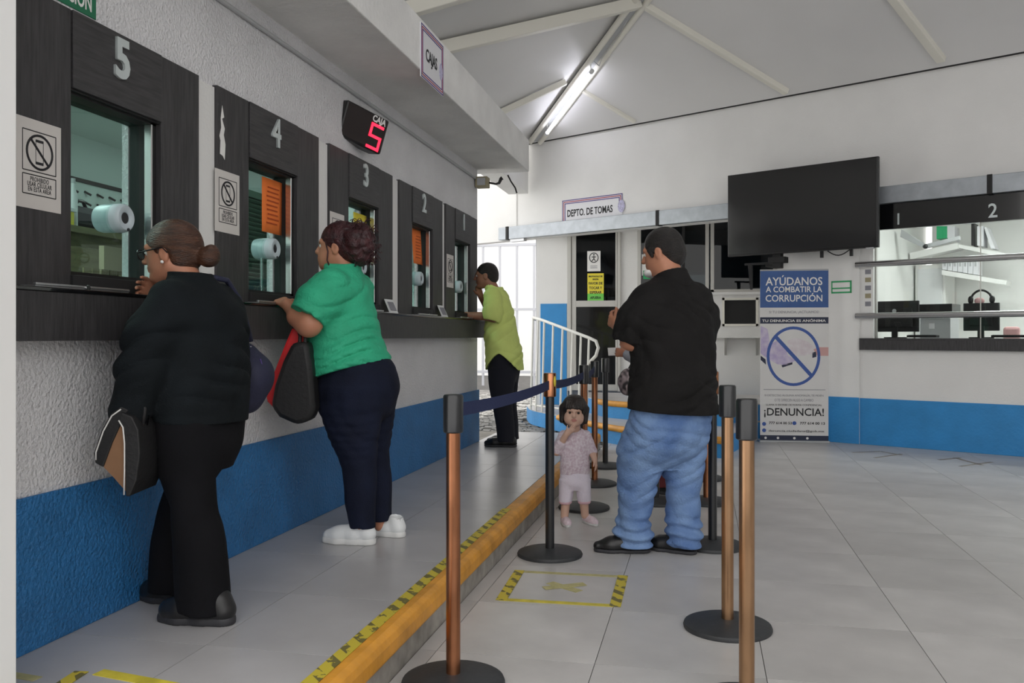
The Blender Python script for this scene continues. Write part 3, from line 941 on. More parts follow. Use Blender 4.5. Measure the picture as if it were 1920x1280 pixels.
# television
tv = empty('television', 'large black wall television beside the shutter housing', 'television', M=FB)
v0 = -0.34
M2 = Vector((0, 0, 0))
def fb_px(x, y, v):
    """frame coordinates of the point seen at the pixel on the plane v metres off the back wall"""
    r_ = px(x, y, 1.0) - EYE
    o_ = EYE - wall_o
    D = (v - o_.dot(wall_uy)) / r_.dot(wall_uy)
    p = o_ + r_ * D
    return Vector((p.dot(wall_ux), v, p.z + 0))
tl, tr_, br, bl = fb_px(1361, 328, v0), fb_px(1644, 294, v0), fb_px(1650, 462, v0), fb_px(1367, 482, v0)
u0, u1 = (tl.x + bl.x) / 2, (tr_.x + br.x) / 2
z1, z0 = (tl.z + tr_.z) / 2, (bl.z + br.z) / 2
MB().box(u0, u1, v0 + 0.006, v0 + 0.05, z0, z1).build('housing', 'black_plastic', tv, bevel=0.006)
MB().box(u0 + 0.012, u1 - 0.012, v0, v0 + 0.008, z0 + 0.02, z1 - 0.012).build('screen', 'screen', tv, bevel=0.002)
MB().box(u1 - 0.13, u1 - 0.05, v0 + 0.001, v0 + 0.04, z0 - 0.012, z0 + 0.004).build('logo_bar', 'plastic_grey', tv)
MB().box((u0 + u1) / 2 - 0.3, (u0 + u1) / 2 + 0.3, v0 + 0.05, v0 + 0.11, z0 + 0.2, z1 - 0.25).build('mount_plate', 'black_matte', tv)
um = fb_px(1462, 490, v0 + 0.15).x
mt = MB()
mt.box(um - 0.05, um + 0.05, v0 + 0.06, v0 + 0.14, z0 - 0.16, z0 + 0.4)
mt.box(um - 0.10, um + 0.10, v0 + 0.05, v0 + 0.16, z0 - 0.10, z0 - 0.03)
mt.box(um - 0.05, um + 0.05, v0 + 0.14, 0.0, z0 + 0.5, z0 + 0.58)
mt.build('mount_arm', 'black_matte', tv, bevel=0.006)
for du in (0.50, 0.82):
    MB().box(um + du, um + du + 0.03, v0 + 0.05, v0 + 0.08, z0 - 0.07, z0 + 0.02).build('hook', 'black_matte', tv)
MB().tube([(um + 0.58 + 0.03 * i, v0 + 0.06, z0 - 0.055 * math.sin(math.pi * i / 8)) for i in range(9)], 0.006, 6).build('cable', 'black_matte', tv)
# bracket wings of an old mount, left of the banner
ob_ = empty('angle_bracket', 'dark metal angle bracket on the wall below the television', 'bracket', M=FB)
q = fb_px(1405, 505, -0.1)
MB().prism([(0, 0), (0.05, 0), (0.05, -0.3), (0.03, -0.3)], (q.x - 0.02, -0.1, q.z + 0.06), (1, 0, 0), UP, (0, 1, 0), 0, 0.03).build('leg', 'black_matte', ob_)
MB().box(q.x - 0.06, q.x + 0.32, -0.1, -0.07, q.z + 0.05, q.z + 0.075).build('bar', 'black_matte', ob_)
MB().box(q.x + 0.20, q.x + 0.32, -0.1, 0.18, q.z + 0.02, q.z + 0.05).build('arm', 'black_matte', ob_)

# header with the numbers 1 and 2
hd = empty('window_header', 'black header board with white numbers 1 and 2 over the service windows', 'header board', M=FB)
MB().box(0.0, 4.0, -0.05, 0.02, 2.34, 2.612).build('board', 'black_gloss', hd, bevel=0.003)
fb_text('1', 0.17, 'number_silver', hd, 0.415, 2.435, -0.052, ext=0.002, bold=0.002, xs=0.9, name='number')
fb_text('2', 0.20, 'number_silver', hd, 1.31, 2.44, -0.052, ext=0.002, bold=0.002, xs=0.9, name='number')

# guard rails and counter of the service windows
for w_, r_, lab in ((1.975, 0.033, 'upper grey steel rail across the service windows'), (1.412, 0.033, 'lower grey steel rail across the service windows')):
    g = empty('guard_rail', lab, 'rail', 'steel rails across the service windows', M=FB)
    MB().tube([(-0.03, -0.05, w_), (4.2, -0.05, w_)], r_, 14).build('bar', 'steel', g, smooth='auto')
    for u in (0.02, 3.6):
        MB().tube([(u, -0.05, w_), (u, 0.0, w_)], 0.018, 8).build('bracket', 'steel', g)
sc_ = empty('service_counter', 'dark wood counter board below the service windows', 'counter', M=FB)
MB().box(0.01, 4.2, -0.06, 0.40, 1.145, 1.168).build('top', 'dark_wood_h', sc_, bevel=0.003)
MB().box(0.01, 4.2, -0.06, -0.03, 1.04, 1.146).build('front', 'dark_wood', sc_, bevel=0.003)
# panes of the service windows
for k, (a, b) in enumerate(((0.155, 1.16), (1.18, 2.2))):
    pn = empty('window_%d' % (6 + k), kind='structure', label='clear service window pane number %d' % (k + 1), M=FB)
    MB().box(a, b, 0.07, 0.078, 1.17, 2.36).build('pane', 'pane_clear', pn)
    MB().box(a - 0.008, a - 0.002, 0.06, 0.09, 1.17, 2.36).build('frame_strip', 'frame_alu', pn)
# green framed plate between banner and service window
gp = empty('small_plate', 'small white plate with green frame right of the banner', 'sign', M=FB)
q0, q1 = fb_px(1559, 527, -0.022), fb_px(1597, 549, -0.022)
MB().box(q0.x, q1.x, -0.0245, -0.02, q1.z, q0.z).build('plate', 'paper_white', gp)
b_ = MB()
hh = q0.z - q1.z
for s_ in ((q0.x, q1.x, q0.z - 0.018, q0.z), (q0.x, q1.x, q1.z, q1.z + 0.018), (q0.x, q1.x, q1.z + hh * 0.35, q1.z + hh * 0.35 + 0.015), (q1.x - 0.018, q1.x, q1.z, q0.z), (q0.x, q0.x + 0.012, q1.z, q0.z)):
    b_.box(s_[0], s_[1], -0.027, -0.0245, s_[2], s_[3])
b_.build('border', 'green_line', gp)

# ---- room behind the service windows
MB().box(0.0, 4.6, 3.0, 3.1, 0, 3.0).build('wall_service', 'room_white', M=FB, kind='structure', label='white rear wall of the service office')
sw_ = MB()
sw_.box(-0.2, -0.1, 0.16, 3.1, 0, 3.0)
sw_.box(4.5, 4.6, 0.16, 3.1, 0, 3.0)
sw_.box(-0.2, 4.6, 0.16, 3.1, 2.9, 3.0)
sw_.box(-0.2, 4.6, 0.16, 3.1, -0.05, 0.0)
sw_.build('service_office', 'room_white', M=FB, kind='structure', label='white side walls and ceiling of the service office')
ol = empty('office_light', 'flat ceiling light inside the service office', 'lamp', M=FB)
MB().box(0.8, 3.4, 0.9, 1.3, 2.86, 2.9).build('diffuser', 'panel_glow', ol)
MB().box(0.76, 3.44, 0.86, 1.34, 2.885, 2.9).build('frame', 'frame_alu', ol)

def board(name, lab, cat, boxes, m, bevel=0.003, group=None):
    e = empty(name, lab, cat, group, M=FB)
    for nm, bx in boxes:
        MB().box(*bx).build(nm, m, e, bevel=bevel)
    return e
def fbx(x0, y0, x1, y1, v, dv):
    """frame box covering a pixel rectangle at depth v, dv thick"""
    a, b = fb_px(x0, y1, v), fb_px(x1, y0, v)
    return (a.x, b.x, v, v + dv, a.z, b.z)

# monitors
def monitor(x0, y0, x1, y1, v, lab, logo):
    e = empty('monitor', lab, 'monitor', 'monitors on the service counter', M=FB)
    a = fbx(x0, y0, x1, y1, v, 0.03)
    MB().box(*a).build('back_shell', 'black_plastic', e, bevel=0.006)
    c_ = (a[0] + a[1]) / 2
    MB().box(a[0] + 0.06, a[1] - 0.06, v - 0.03, v, a[4] + 0.05, a[5] - 0.08).build('rear_hump', 'black_matte', e, bevel=0.01)
    MB().box(c_ - 0.03, c_ + 0.03, v - 0.025, v + 0.0, 1.17, a[4] + 0.1).build('neck', 'black_plastic', e)
    MB().prism([(0.12 * math.cos(t * math.pi / 10), 0.075 * math.sin(t * math.pi / 10)) for t in range(20)], (c_, v + 0.01, 1.168), (1, 0, 0), (0, 1, 0), UP, 0, 0.012).build('foot', 'black_plastic', e)
    if logo:
        MB().tube([(c_, v - 0.033, (a[4] + a[5]) / 2 + 0.06), (c_, v - 0.0295, (a[4] + a[5]) / 2 + 0.06)], 0.022, 14).build('logo', 'plastic_grey', e)
monitor(1635, 563, 1723, 622, 0.25, 'black monitor seen from behind at the left service window', True)
monitor(1806, 567, 1874, 620, 0.27, 'black monitor seen from behind under the headphones', False)
board('printer', 'black and pale grey printer between the two monitors', 'printer', [('body', fbx(1725, 596, 1782, 634, 0.75, 0.4)), ('paper_tray', fbx(1727, 588, 1779, 597, 0.72, 0.4))], 'plastic_grey')
for ch in [o for o in COL.objects if o.name.startswith('printer')][:1]:
    MB().box(*fbx(1722, 569, 1785, 587, 0.70, 0.4)).build('lid', 'black_plastic', ch, bevel=0.006)
    MB().box(*fbx(1742, 606, 1752, 616, 0.745, 0.006)).build('panel', 'plastic_white', ch)
kb = board('keyboard', 'black keyboard lying in front of the left monitor', 'keyboard', [('body', fbx(1700, 628, 1755, 632.5, 0.10, 0.14))], 'black_matte')
for i in range(12):
    a = fbx(1703 + i * 4.2, 627.5, 1706 + i * 4.2, 629.5, 0.12, 0.1)
    MB().box(*a).build('key', 'black_plastic', kb)
kb = board('keyboard', 'long black keyboard at the right edge below the second monitor', 'keyboard', [('body', fbx(1858, 628, 1925, 632.5, 0.10, 0.14))], 'black_matte')
for i in range(14):
    MB().box(*fbx(1861 + i * 4.4, 627.5, 1864 + i * 4.4, 629.5, 0.12, 0.1)).build('key', 'black_plastic', kb)
# shelves with binders
def fbq(poly, v, dv, nm, m, e):
    """prism whose front face covers the pixel polygon at depth v"""
    pts = [fb_px(x_, y_, v) for x_, y_ in poly]
    MB().prism([(p.x, p.z) for p in pts], (0, v, 0), (1, 0, 0), UP, (0, 1, 0), 0, dv).build(nm, m, e)
s1 = empty('wall_shelf', 'white wall shelf holding white binders in the service office', 'shelf', M=FB)
fbq([(1766, 506), (1888, 526), (1886, 534), (1766, 515)], 2.25, 0.35, 'board', 'room_white', s1)
s2 = empty('wall_shelf', 'upper white wall shelf with leaning binder and green book', 'shelf', M=FB)
fbq([(1795, 457), (1882, 474), (1880, 482), (1795, 464)], 2.25, 0.35, 'board', 'room_white', s2)
fbq([(1706, 474), (1796, 455), (1796, 466), (1706, 486)], 2.2, 0.30, 'side_board', 'room_white', s2)
gl_ = empty('ceiling_arm', 'white folding arm with a black joint under the shelf', 'arm', M=FB)
fbq([(1690, 430), (1738, 460), (1735, 466), (1688, 444)], 1.6, 0.08, 'upper_arm', 'plastic_grey', gl_)
fbq([(1733, 458), (1798, 442), (1798, 449), (1735, 465)], 1.6, 0.08, 'fore_arm', 'plastic_grey', gl_)
q = fb_px(1735, 462, 1.58)
MB().sphere((q.x, 1.58, q.z), 0.03, 12, 8).build('joint', 'black_plastic', gl_, smooth=True)
for i in range(7):
    x0 = 1767 + i * 9.6
    e = empty('binder', ['thick white binder, leftmost on the lower office shelf', 'second white binder on the lower office shelf', 'third white binder on the lower office shelf', 'fourth white binder on the lower office shelf', 'fifth white binder on the lower office shelf', 'sixth white binder on the lower office shelf', 'rightmost white binder on the lower office shelf'][i], 'binder', 'binders on the lower office shelf', M=FB)
    fbq([(x0, 484), (x0 + 8.8, 484), (x0 + 8.8, 506 + i * 1.5), (x0, 505 + i * 1.5)], 2.28, 0.25, 'spine', 'binder_white', e)
    fbq([(x0 + 2.5, 490), (x0 + 6, 490), (x0 + 6, 499), (x0 + 2.5, 499)], 2.272, 0.008, 'label_tag', 'plastic_grey', e)
for i, (poly, m_, lab) in enumerate((([(1756, 424), (1776, 424), (1776, 446), (1756, 448)], 'green_binder', 'green book standing on the upper office shelf'),
                                     ([(1776, 424), (1790, 424), (1790, 452), (1776, 446)], 'binder_white', 'pale binder beside the green book'),
                                     ([(1832, 424), (1844, 424), (1844, 462), (1832, 460)], 'binder_white', 'upright white binder with dots on the upper shelf'),
                                     ([(1845, 426), (1850, 426), (1866, 466), (1858, 466)], 'binder_white', 'white binder leaning against its neighbour'),
                                     ([(1821, 418), (1826, 418), (1826, 460), (1821, 460)], 'black_plastic', 'dark upright strip on the upper office shelf'))):
    e = empty('book', lab, 'book', 'books on the upper office shelf', M=FB)
    fbq(poly, 2.26, 0.25, 'cover', m_, e)
hp = empty('headphones', 'black headphones lying on top of the right monitor', 'headphones', M=FB)
q = fb_px(1840, 560, 0.29)
MB().tube([(q.x - 0.10 + 0.20 * i / 10, 0.29, q.z + 0.09 * math.sin(math.pi * i / 10) ** 0.6) for i in range(11)], 0.012, 8).build('band', 'black_plastic', hp, smooth=True)
for s_ in (-0.1, 0.1):
    MB().sphere((q.x + s_, 0.29, q.z - 0.01), (0.028, 0.03, 0.045), 12, 8).build('ear_cup', 'black_plastic', hp, smooth=True)
MB().sphere((q.x - 0.02, 0.30, q.z - 0.02), (0.05, 0.03, 0.035), 10, 8).build('cushion', 'pink_soft', hp, smooth=True)
ch = empty('office_chair', 'pale pink chair back at the right edge behind the counter', 'chair', M=FB)
a = fbx(1880, 612, 1912, 640, 0.9, 0.06)
MB().box(*a).build('backrest', 'pink_soft', ch, bevel=0.03)
MB().box((a[0] + a[1]) / 2 - 0.03, (a[0] + a[1]) / 2 + 0.03, 0.92, 0.95, 0.45, a[4] + 0.02).build('post', 'plastic_grey', ch)
MB().box(a[0] - 0.05, a[1] + 0.05, 0.95, 1.35, 0.45, 0.52).build('seat', 'pink_soft', ch, bevel=0.02)
MB().box(a[0] - 0.02, a[1] + 0.02, 1.0, 1.3, 0.0, 0.05).build('base', 'plastic_grey', ch, bevel=0.01)
MB().tube([((a[0] + a[1]) / 2, 1.15, 0.04), ((a[0] + a[1]) / 2, 1.15, 0.46)], 0.03, 10).build('column', 'plastic_grey', ch)
lo = empty('white_cabinet', 'tall white cabinet against the rear office wall', 'cabinet', M=FB)
a = fbx(1716, 495, 1772, 575, 2.45, 0.5)
MB().box(a[0], a[1], a[2], 2.98, 0, a[5]).build('body', 'room_white', lo, bevel=0.006)
MB().box(a[0] + 0.03, a[1] - 0.03, a[2] - 0.015, a[2], 0.6, a[5] - 0.05).build('door', 'plastic_white', lo, bevel=0.004)
for i in range(5):
    y0 = 505 + i * 15
    e = empty('photo_strip', ['topmost small photo on the white strip left of the service window', 'second small photo down on the white strip', 'third small photo down on the white strip', 'fourth small photo down on the white strip', 'lowest small photo on the white strip'][i], 'photo', 'small photos left of the service window', M=FB)
    a = fbx(1622 , y0, 1633, y0 + 9, -0.001, 0.001)
    MB().box(*a).build('print', 'beige_box' if i % 2 else 'ink_grey', e)

# ---- roll-up banner
p0, p1 = Vector((0.634, 9.98, 0)), Vector((1.372, 10.06, 0))
bu = (p1 - p0).normalized()
BWd, BH = (p1 - p0).length, 1.93
bn_n = Vector((bu.y, -bu.x, 0))
FN = frame(p0, bu, -bn_n, UP)
bn = empty('rollup_banner', 'tall roll-up banner with blue headline and crossed-out handshake ring', 'banner', M=FN)
def bz(ypx): return (830 - ypx) / (830 - 508.0) * BH
def bxx(xpx, ypx=600): return (xpx - 1421) / (1558 - 1421.0) * BWd
MB().box(0, BWd, 0.0, 0.006, 0.02, BH).build('sheet', 'banner_white', bn)
MB().box(-0.01, BWd + 0.01, -0.03, 0.10, 0.0, 0.022).build('base', 'plastic_grey', bn, bevel=0.005)
MB().tube([(0, 0.004, BH), (BWd, 0.004, BH)], 0.010, 8).build('top_bar', 'plastic_grey', bn)
MB().tube([(BWd / 2, 0.05, 0.02), (BWd / 2, 0.012, BH)], 0.008, 8).build('pole', 'plastic_grey', bn)
MB().box(0, BWd, -0.001, 0.0, bz(578), BH).build('print_header', 'banner_blue', bn)
MB().box(0, BWd, -0.001, 0.0, bz(608), bz(596)).build('print_band', 'banner_navy', bn)
MB().box(0, BWd, -0.001, 0.0, 0.022, bz(817)).build('print_footer', 'banner_navy', bn)
def btext(s, ypx, wpx, m, hpx, bold=0.0, xc=1489):
    me = text_mesh(s, 1.0, 0.0004, bold)
    xs_ = [v.co.x for v in me.vertices]
    ys_ = [v.co.y for v in me.vertices]
    sx = wpx / 137.0 * BWd / (max(xs_) - min(xs_))
    sy = hpx / 322.0 * BH / (max(ys_) - min(ys_))
    mx_, my_ = (max(xs_) + min(xs_)) / 2, (max(ys_) + min(ys_)) / 2
    for v in me.vertices:
        v.co.x = (v.co.x - mx_) * sx
        v.co.y = (v.co.y - my_) * sy
    return link(me, 'lettering', m, bn, M=frame((bxx(xc), -0.0014, bz(ypx)), Vector((1, 0, 0)), Vector((0, 0, 1)), Vector((0, -1, 0))))
btext('AYÚDANOS', 527, 114, 'paper_white', 19, 0.014)
btext('A COMBATIR LA', 544, 113, 'paper_white', 11, 0.014)
btext('CORRUPCIÓN', 559, 114, 'paper_white', 16, 0.014)
btext('SI TU DENUNCIA, ¡ACTUAMOS!', 587, 100, 'ink_grey', 6)
btext('TU DENUNCIA ES ANÓNIMA', 602, 128, 'paper_white', 6, 0.02)
btext('SI DETECTAS ALGUNA ANOMALÍA, TE PIDEN', 742, 118, 'ink_grey', 5)
btext('O TE OFRECEN ALGO A CAMBIO', 751, 78, 'ink_grey', 5)
btext('LLAMA O ESCRIBE DE FORMA CONFIDENCIAL', 760, 112, 'ink', 3.5)
btext('¡DENUNCIA!', 775, 120, 'ink', 18, 0.014)
btext('777 614 00 53', 794, 46, 'ink', 5, 0.02, 1462)
btext('777 614 00 13', 794, 50, 'ink', 5, 0.02, 1526)
btext('denuncia.ciudadana@gob.mx', 809, 112, 'ink', 5, 0.01, 1494)
MB().box(bxx(1428), bxx(1552), -0.001, 0, bz(732), bz(731)).build('print_rule', 'ink_grey', bn)
# picture field: two clasped sleeves and hands, as flat print
def bpoly(pts, nm, m, d=0.001):
    MB().prism([(bxx(x_), bz(y_)) for x_, y_ in pts], (0, 0, 0), (1, 0, 0), UP, (0, -1, 0), 0, d).build(nm, m, bn)
bpoly([(1422, 612), (1436, 618), (1440, 640), (1434, 672), (1422, 664)], 'print_sleeve', 'banner_lilac')
bpoly([(1422, 668), (1432, 675), (1433, 685), (1422, 676)], 'print_cuff', 'banner_navy')
bpoly([(1437, 648), (1456, 640), (1470, 650), (1478, 668), (1494, 676), (1476, 686), (1456, 684), (1440, 676)], 'print_hand', 'banner_lilac')
bpoly([(1476, 640), (1492, 634), (1518, 642), (1530, 652), (1528, 664), (1508, 668), (1490, 668), (1478, 658)], 'print_hand', 'banner_hand')
bpoly([(1528, 656), (1540, 652), (1558, 652), (1558, 668), (1536, 668)], 'print_cuff', 'banner_pink')
bpoly([(1526, 662), (1534, 660), (1534, 670), (1526, 672)], 'print_watch', 'banner_navy')
bpoly([(1464, 686), (1486, 680), (1486, 684), (1466, 690)], 'print_shadow', 'banner_navy')
rc = (1488, 669)
ringm = MB()
ringm.tube([(bxx(rc[0] + 51 * math.cos(t * math.pi / 24)), -0.002, bz(rc[1] + 53 * math.sin(t * math.pi / 24))) for t in range(49)], 0.016, 6, cap=False)
ring_ob = ringm.build('print_ring', 'banner_ring', bn)
ring_ob.matrix_local = Matrix.Translation((0, -0.0009, 0)) @ Matrix.Diagonal((1, 0.05, 1, 1))
MB().prism([(bxx(1448), bz(633)), (bxx(1453), bz(628)), (bxx(1527), bz(703)), (bxx(1522), bz(708))], (0, 0, 0), (1, 0, 0), UP, (0, -1, 0), 0, 0.0022).build('print_bar', 'banner_ring', bn)
for x_, y_ in ((1429, 796), (1429, 808), (1490, 794)):
    MB().prism([(0.022 * math.cos(t * math.pi / 8), 0.022 * math.sin(t * math.pi / 8)) for t in range(16)], (bxx(x_), 0, bz(y_)), (1, 0, 0), UP, (0, -1, 0), 0, 0.0012).build('print_dot', 'banner_ring', bn)
for x_ in (1432, 1457, 1490, 1516):
    MB().prism([(0.014 * math.cos(t * math.pi / 6), 0.014 * math.sin(t * math.pi / 6)) for t in range(12)], (bxx(x_), 0, bz(822)), (1, 0, 0), UP, (0, -1, 0), 0, 0.0013).build('print_dot', 'paper_white', bn)

# ================================================================== DOOR AND OFFICE WINDOWS BEYOND
dr = empty('door_1', kind='structure', label='aluminium framed dark glass office door with two notices')
Y0 = DW - 0.03
ZB, ZT = 0.40, 2.95
f_ = MB()
f_.box(-1.90, -1.845, Y0 - 0.02, Y0 + 0.08, ZB, ZT)
f_.box(-1.18, -1.135, Y0 - 0.02, Y0 + 0.08, ZB, ZT)
f_.box(-1.90, -1.14, Y0 - 0.02, Y0 + 0.08, ZT - 0.05, ZT)
f_.build('frame', 'frame_alu', dr, bevel=0.004)
f_ = MB()
f_.box(-1.84, -1.775, Y0, Y0 + 0.05, ZB + 0.01, ZT - 0.06)
f_.box(-1.21, -1.185, Y0, Y0 + 0.05, ZB + 0.01, ZT - 0.06)
f_.box(-1.775, -1.21, Y0, Y0 + 0.05, 1.61, 1.70)
f_.box(-1.775, -1.21, Y0, Y0 + 0.05, ZB + 0.01, ZB + 0.10)
f_.build('leaf', 'frame_alu', dr, bevel=0.003)
MB().box(-1.775, -1.21, Y0 + 0.02, Y0 + 0.028, 1.70, ZT - 0.06).build('pane', 'pane_dark', dr)
MB().box(-1.775, -1.21, Y0 + 0.02, Y0 + 0.028, ZB + 0.10, 1.61).build('pane', 'black_gloss', dr)
nt_ = empty('door_notice', 'white notice with a ringed walking figure on the glass door', 'notice')
MB().box(-1.615, -1.425, Y0 + 0.012, Y0 + 0.02, 2.12, 2.41).build('card', 'paper_white', nt_)
yy = Y0 + 0.011
MB().tube([(-1.52 + 0.062 * math.cos(t * math.pi / 12), yy, 2.315 + 0.068 * math.sin(t * math.pi / 12)) for t in range(25)], 0.006, 6, cap=False).build('ring', 'ink', nt_)
fg = MB()
for a, b in (((-1.52, 2.34), (-1.52, 2.30)), ((-1.52, 2.30), (-1.55, 2.265)), ((-1.52, 2.30), (-1.495, 2.265)), ((-1.55, 2.325), (-1.49, 2.325))):
    fg.tube([(a[0], yy, a[1]), (b[0], yy, b[1])], 0.006, 6)
fg.sphere((-1.52, yy, 2.357), 0.011, 8, 6)
fg.build('figure', 'ink', nt_)
for i in range(2):
    MB().box(-1.57, -1.47, yy, yy + 0.001, 2.165 + 0.025 * i, 2.174 + 0.025 * i).build('print_line', 'ink_grey', nt_)
n2 = empty('door_notice', 'yellow and green notice below the white one on the glass door', 'notice')
MB().box(-1.612, -1.378, Y0 + 0.012, Y0 + 0.02, 1.80, 2.09).build('upper_half', 'paper_yellow', n2)
MB().box(-1.612, -1.378, Y0 + 0.012, Y0 + 0.02, 1.695, 1.80).build('lower_half', 'paper_green', n2)
for s_, z_, sz in (('PROTOCOLO DE', 2.045, 0.03), ('SALIDA', 2.005, 0.03), ('FAVOR DE', 1.945, 0.05), ('TOCAR Y', 1.88, 0.05), ('ESPERAR', 1.815, 0.052), ('AFUERA', 1.74, 0.05)):
    lettering(s_, sz, 'ink', n2, (-1.495, yy, z_), (1, 0, 0), UP, ext=0.0004, bold=0.0015, xs=0.85)
# dim office behind the door and windows
od = MB()
od.box(-2.3, 1.75, 15.0, 15.1, 0.4, 3.1)
od.box(-2.4, -2.3, DW + 0.15, 15.1, 0.4, 3.1)
od.box(1.75, 1.85, DW + 0.15, 15.1, 0.4, 3.1)
od.box(-2.4, 1.85, DW + 0.15, 15.1, 3.0, 3.1)
od.box(-2.4, 1.85, DW + 0.15, 15.1, 0.3, 0.4)
od.build('back_office', 'outside_grey', kind='structure', label='dim office room behind the glass door')
cb_ = empty('file_cabinet', 'dark cabinet with pale folders inside the dim office', 'cabinet')
MB().box(-1.9, -0.9, 14.3, 14.9, 0.4, 2.0).build('body', 'black_matte', cb_)
for i in range(6):
    MB().box(-1.85 + i * 0.15, -1.73 + i * 0.15, 14.27, 14.3, 1.35, 1.85).build('folder', 'outside_grey', cb_)
for k, (xa, xb) in enumerate(((-0.90, 0.09), (0.11, 1.0))):
    ww = empty('window_%d' % (8 + k), kind='structure', label=['dark aluminium framed window behind the man in the black polo', 'dark aluminium framed window left of the television'][k])
    f_ = MB()
    f_.box(xa, xa + 0.05, DW - 0.02, DW + 0.06, 1.80, 2.95)
    f_.box(xb - 0.05, xb, DW - 0.02, DW + 0.06, 1.80, 2.95)
    f_.box(xa, xb, DW - 0.02, DW + 0.06, 1.80, 1.84)
    f_.box(xa, xb, DW - 0.02, DW + 0.06, 2.91, 2.95)
    f_.build('frame', 'frame_alu', ww, bevel=0.004)
    MB().box(xa + 0.05, xb - 0.05, DW + 0.01, DW + 0.018, 1.84, 2.91).build('pane', 'pane_dark', ww)
    if k == 0:
        MB().box(xa + 0.45, xb - 0.05, DW + 0.03, DW + 0.034, 1.84, 2.05).build('white_film', 'paper_white', ww)
        MB().box(xa + 0.06, xa + 0.2, DW + 0.004, DW + 0.009, 2.05, 2.35).build('paper', 'paper_white', ww)
        MB().box(xa + 0.08, xa + 0.18, DW + 0.002, DW + 0.004, 2.0, 2.12).build('paper', 'green_line', ww)
        MB().box(-0.28, -0.24, DW - 0.01, DW + 0.02, 1.84, 2.91).build('mullion', 'black_matte', ww)
MB().box(-0.93, 1.0, DW - 0.06, DW, 1.765, 1.80).build('trim_7', 'white_wall', kind='structure', label='white sill under the dark office windows')
lg = empty('wall_ledge', 'white wall ledge on two brackets beside the banner', 'ledge')
MB().box(0.16, 1.0, DW - 0.25, DW, 1.165, 1.19).build('board', 'white_wall', lg, bevel=0.003)
for x_ in (0.30, 0.72):
    MB().prism([(0, 0), (-0.20, 0), (0, -0.24)], (x_, DW, 1.165), (0, 1, 0), UP, (1, 0, 0), 0, 0.03).build('bracket', 'frame_alu', lg)
hw = empty('hatch', 'dark pass-through hatch in the white wall left of the banner', 'hatch')
MB().box(0.30, 0.72, DW + 0.03, DW + 0.06, 1.36, 1.69).build('door', 'black_matte', hw)
f_ = MB()
for s_ in ((0.27, 0.75, 1.33, 1.36), (0.27, 0.75, 1.69, 1.72), (0.27, 0.30, 1.33, 1.72), (0.72, 0.75, 1.33, 1.72)):
    f_.box(s_[0], s_[1], DW - 0.015, DW, s_[2], s_[3])
f_.build('frame', 'beam_cream', hw)

# ---- white railing on the steps
rl = empty('stair_railing', 'white tubular railing curving along the left of the steps', 'railing')
ra = [Vector((-2.22, 11.25, 1.44)), Vector((-2.05, 11.0, 1.40)), Vector((-1.8, 10.75, 1.32)), Vector((-1.55, 10.56, 1.235)), Vector((-1.36, 10.44, 1.17))]
rp = [ra[0] + Vector((-0.02, 0.25, -0.02))] + ra + [Vector((-1.27, 10.40, 1.13)), Vector((-1.24, 10.39, 1.05)), Vector((-1.27, 10.40, 0.95)), Vector((-1.36, 10.44, 0.86))]
MB().tube(rp, 0.020, 10).build('hand_rail', 'rail_white', rl, smooth=True)
for i in range(8):
    t = i / 7.0
    s_ = t * (len(ra) - 1)
    j = min(int(s_), len(ra) - 2)
    p = ra[j].lerp(ra[j + 1], s_ - j)
    MB().tube([p, (p.x - 0.03, p.y - 0.01, 0.2)], 0.014, 8).build('baluster', 'rail_white', rl, smooth='auto')
MB().tube([(p.x - 0.02, p.y, 0.27) for p in ra], 0.013, 8).build('lower_rail', 'rail_white', rl, smooth=True)

# ================================================================== TELLER OFFICE BEHIND THE GLASS
to = MB()
to.box(-5.3, -5.2, 2.0, 8.2, 0.1, 2.95)
to.box(-5.2, WX - 0.15, 7.9, 8.0, 0.1, 2.95)
to.box(-5.3, WX - 0.15, 1.9, 8.0, 2.90, 2.98)
to.box(-5.3, WX - 0.15, 1.9, 8.0, 0.1, 0.17)
to.build('teller_office', 'office_wall', kind='structure', label='pale office room behind the teller glass')
for k, y0 in enumerate((2.3, 5.9)):  # glowing panels out of view, added to brighten the room behind the glass
    l_ = empty('office_light', ['ceiling light in the teller office above the wooden cabinet', 'far ceiling light in the teller office behind the blind'][k], 'lamp')
    MB().box(-3.6, -3.2, y0, y0 + 1.2, 2.875, 2.9).build('diffuser', 'panel_glow', l_)
    MB().box(-3.63, -3.17, y0 - 0.03, y0 + 1.23, 2.888, 2.9).build('frame', 'frame_alu', l_)
cab = empty('wood_cabinet', 'olive brown wooden cabinet inside the office behind window 5', 'cabinet')
MB().box(-4.25, -3.75, 4.25, 5.45, 0.17, 1.82).build('body', 'olive_wood', cab)
MB().box(-4.27, -3.70, 4.20, 5.50, 1.82, 1.86).build('top', 'olive_wood', cab)
for i in range(2):
    d_ = MB().box(-3.75, -3.725, 4.30 + i * 0.57, 4.83 + i * 0.57, 0.25, 1.74).build('door', 'olive_wood', cab, bevel=0.006)
    MB().sphere((-3.705, 4.77 + i * 0.16, 1.62), 0.018, 10, 8).build('knob', 'steel', d_, smooth=True)
bgk = empty('black_case', 'black case standing on the wooden cabinet behind window 5', 'case')
MB().box(-4.12, -3.88, 4.66, 5.0, 1.86, 2.03).build('body', 'black_matte', bgk, bevel=0.05)
MB().tube([(-4.0, 4.72, 2.01), (-4.0, 4.77, 2.08), (-4.0, 4.89, 2.08), (-4.0, 4.94, 2.01)], 0.012, 8).build('handle', 'black_plastic', bgk, smooth=True)
bt = empty('white_bottle', 'slim white bottle on the wooden cabinet behind window 5', 'bottle')
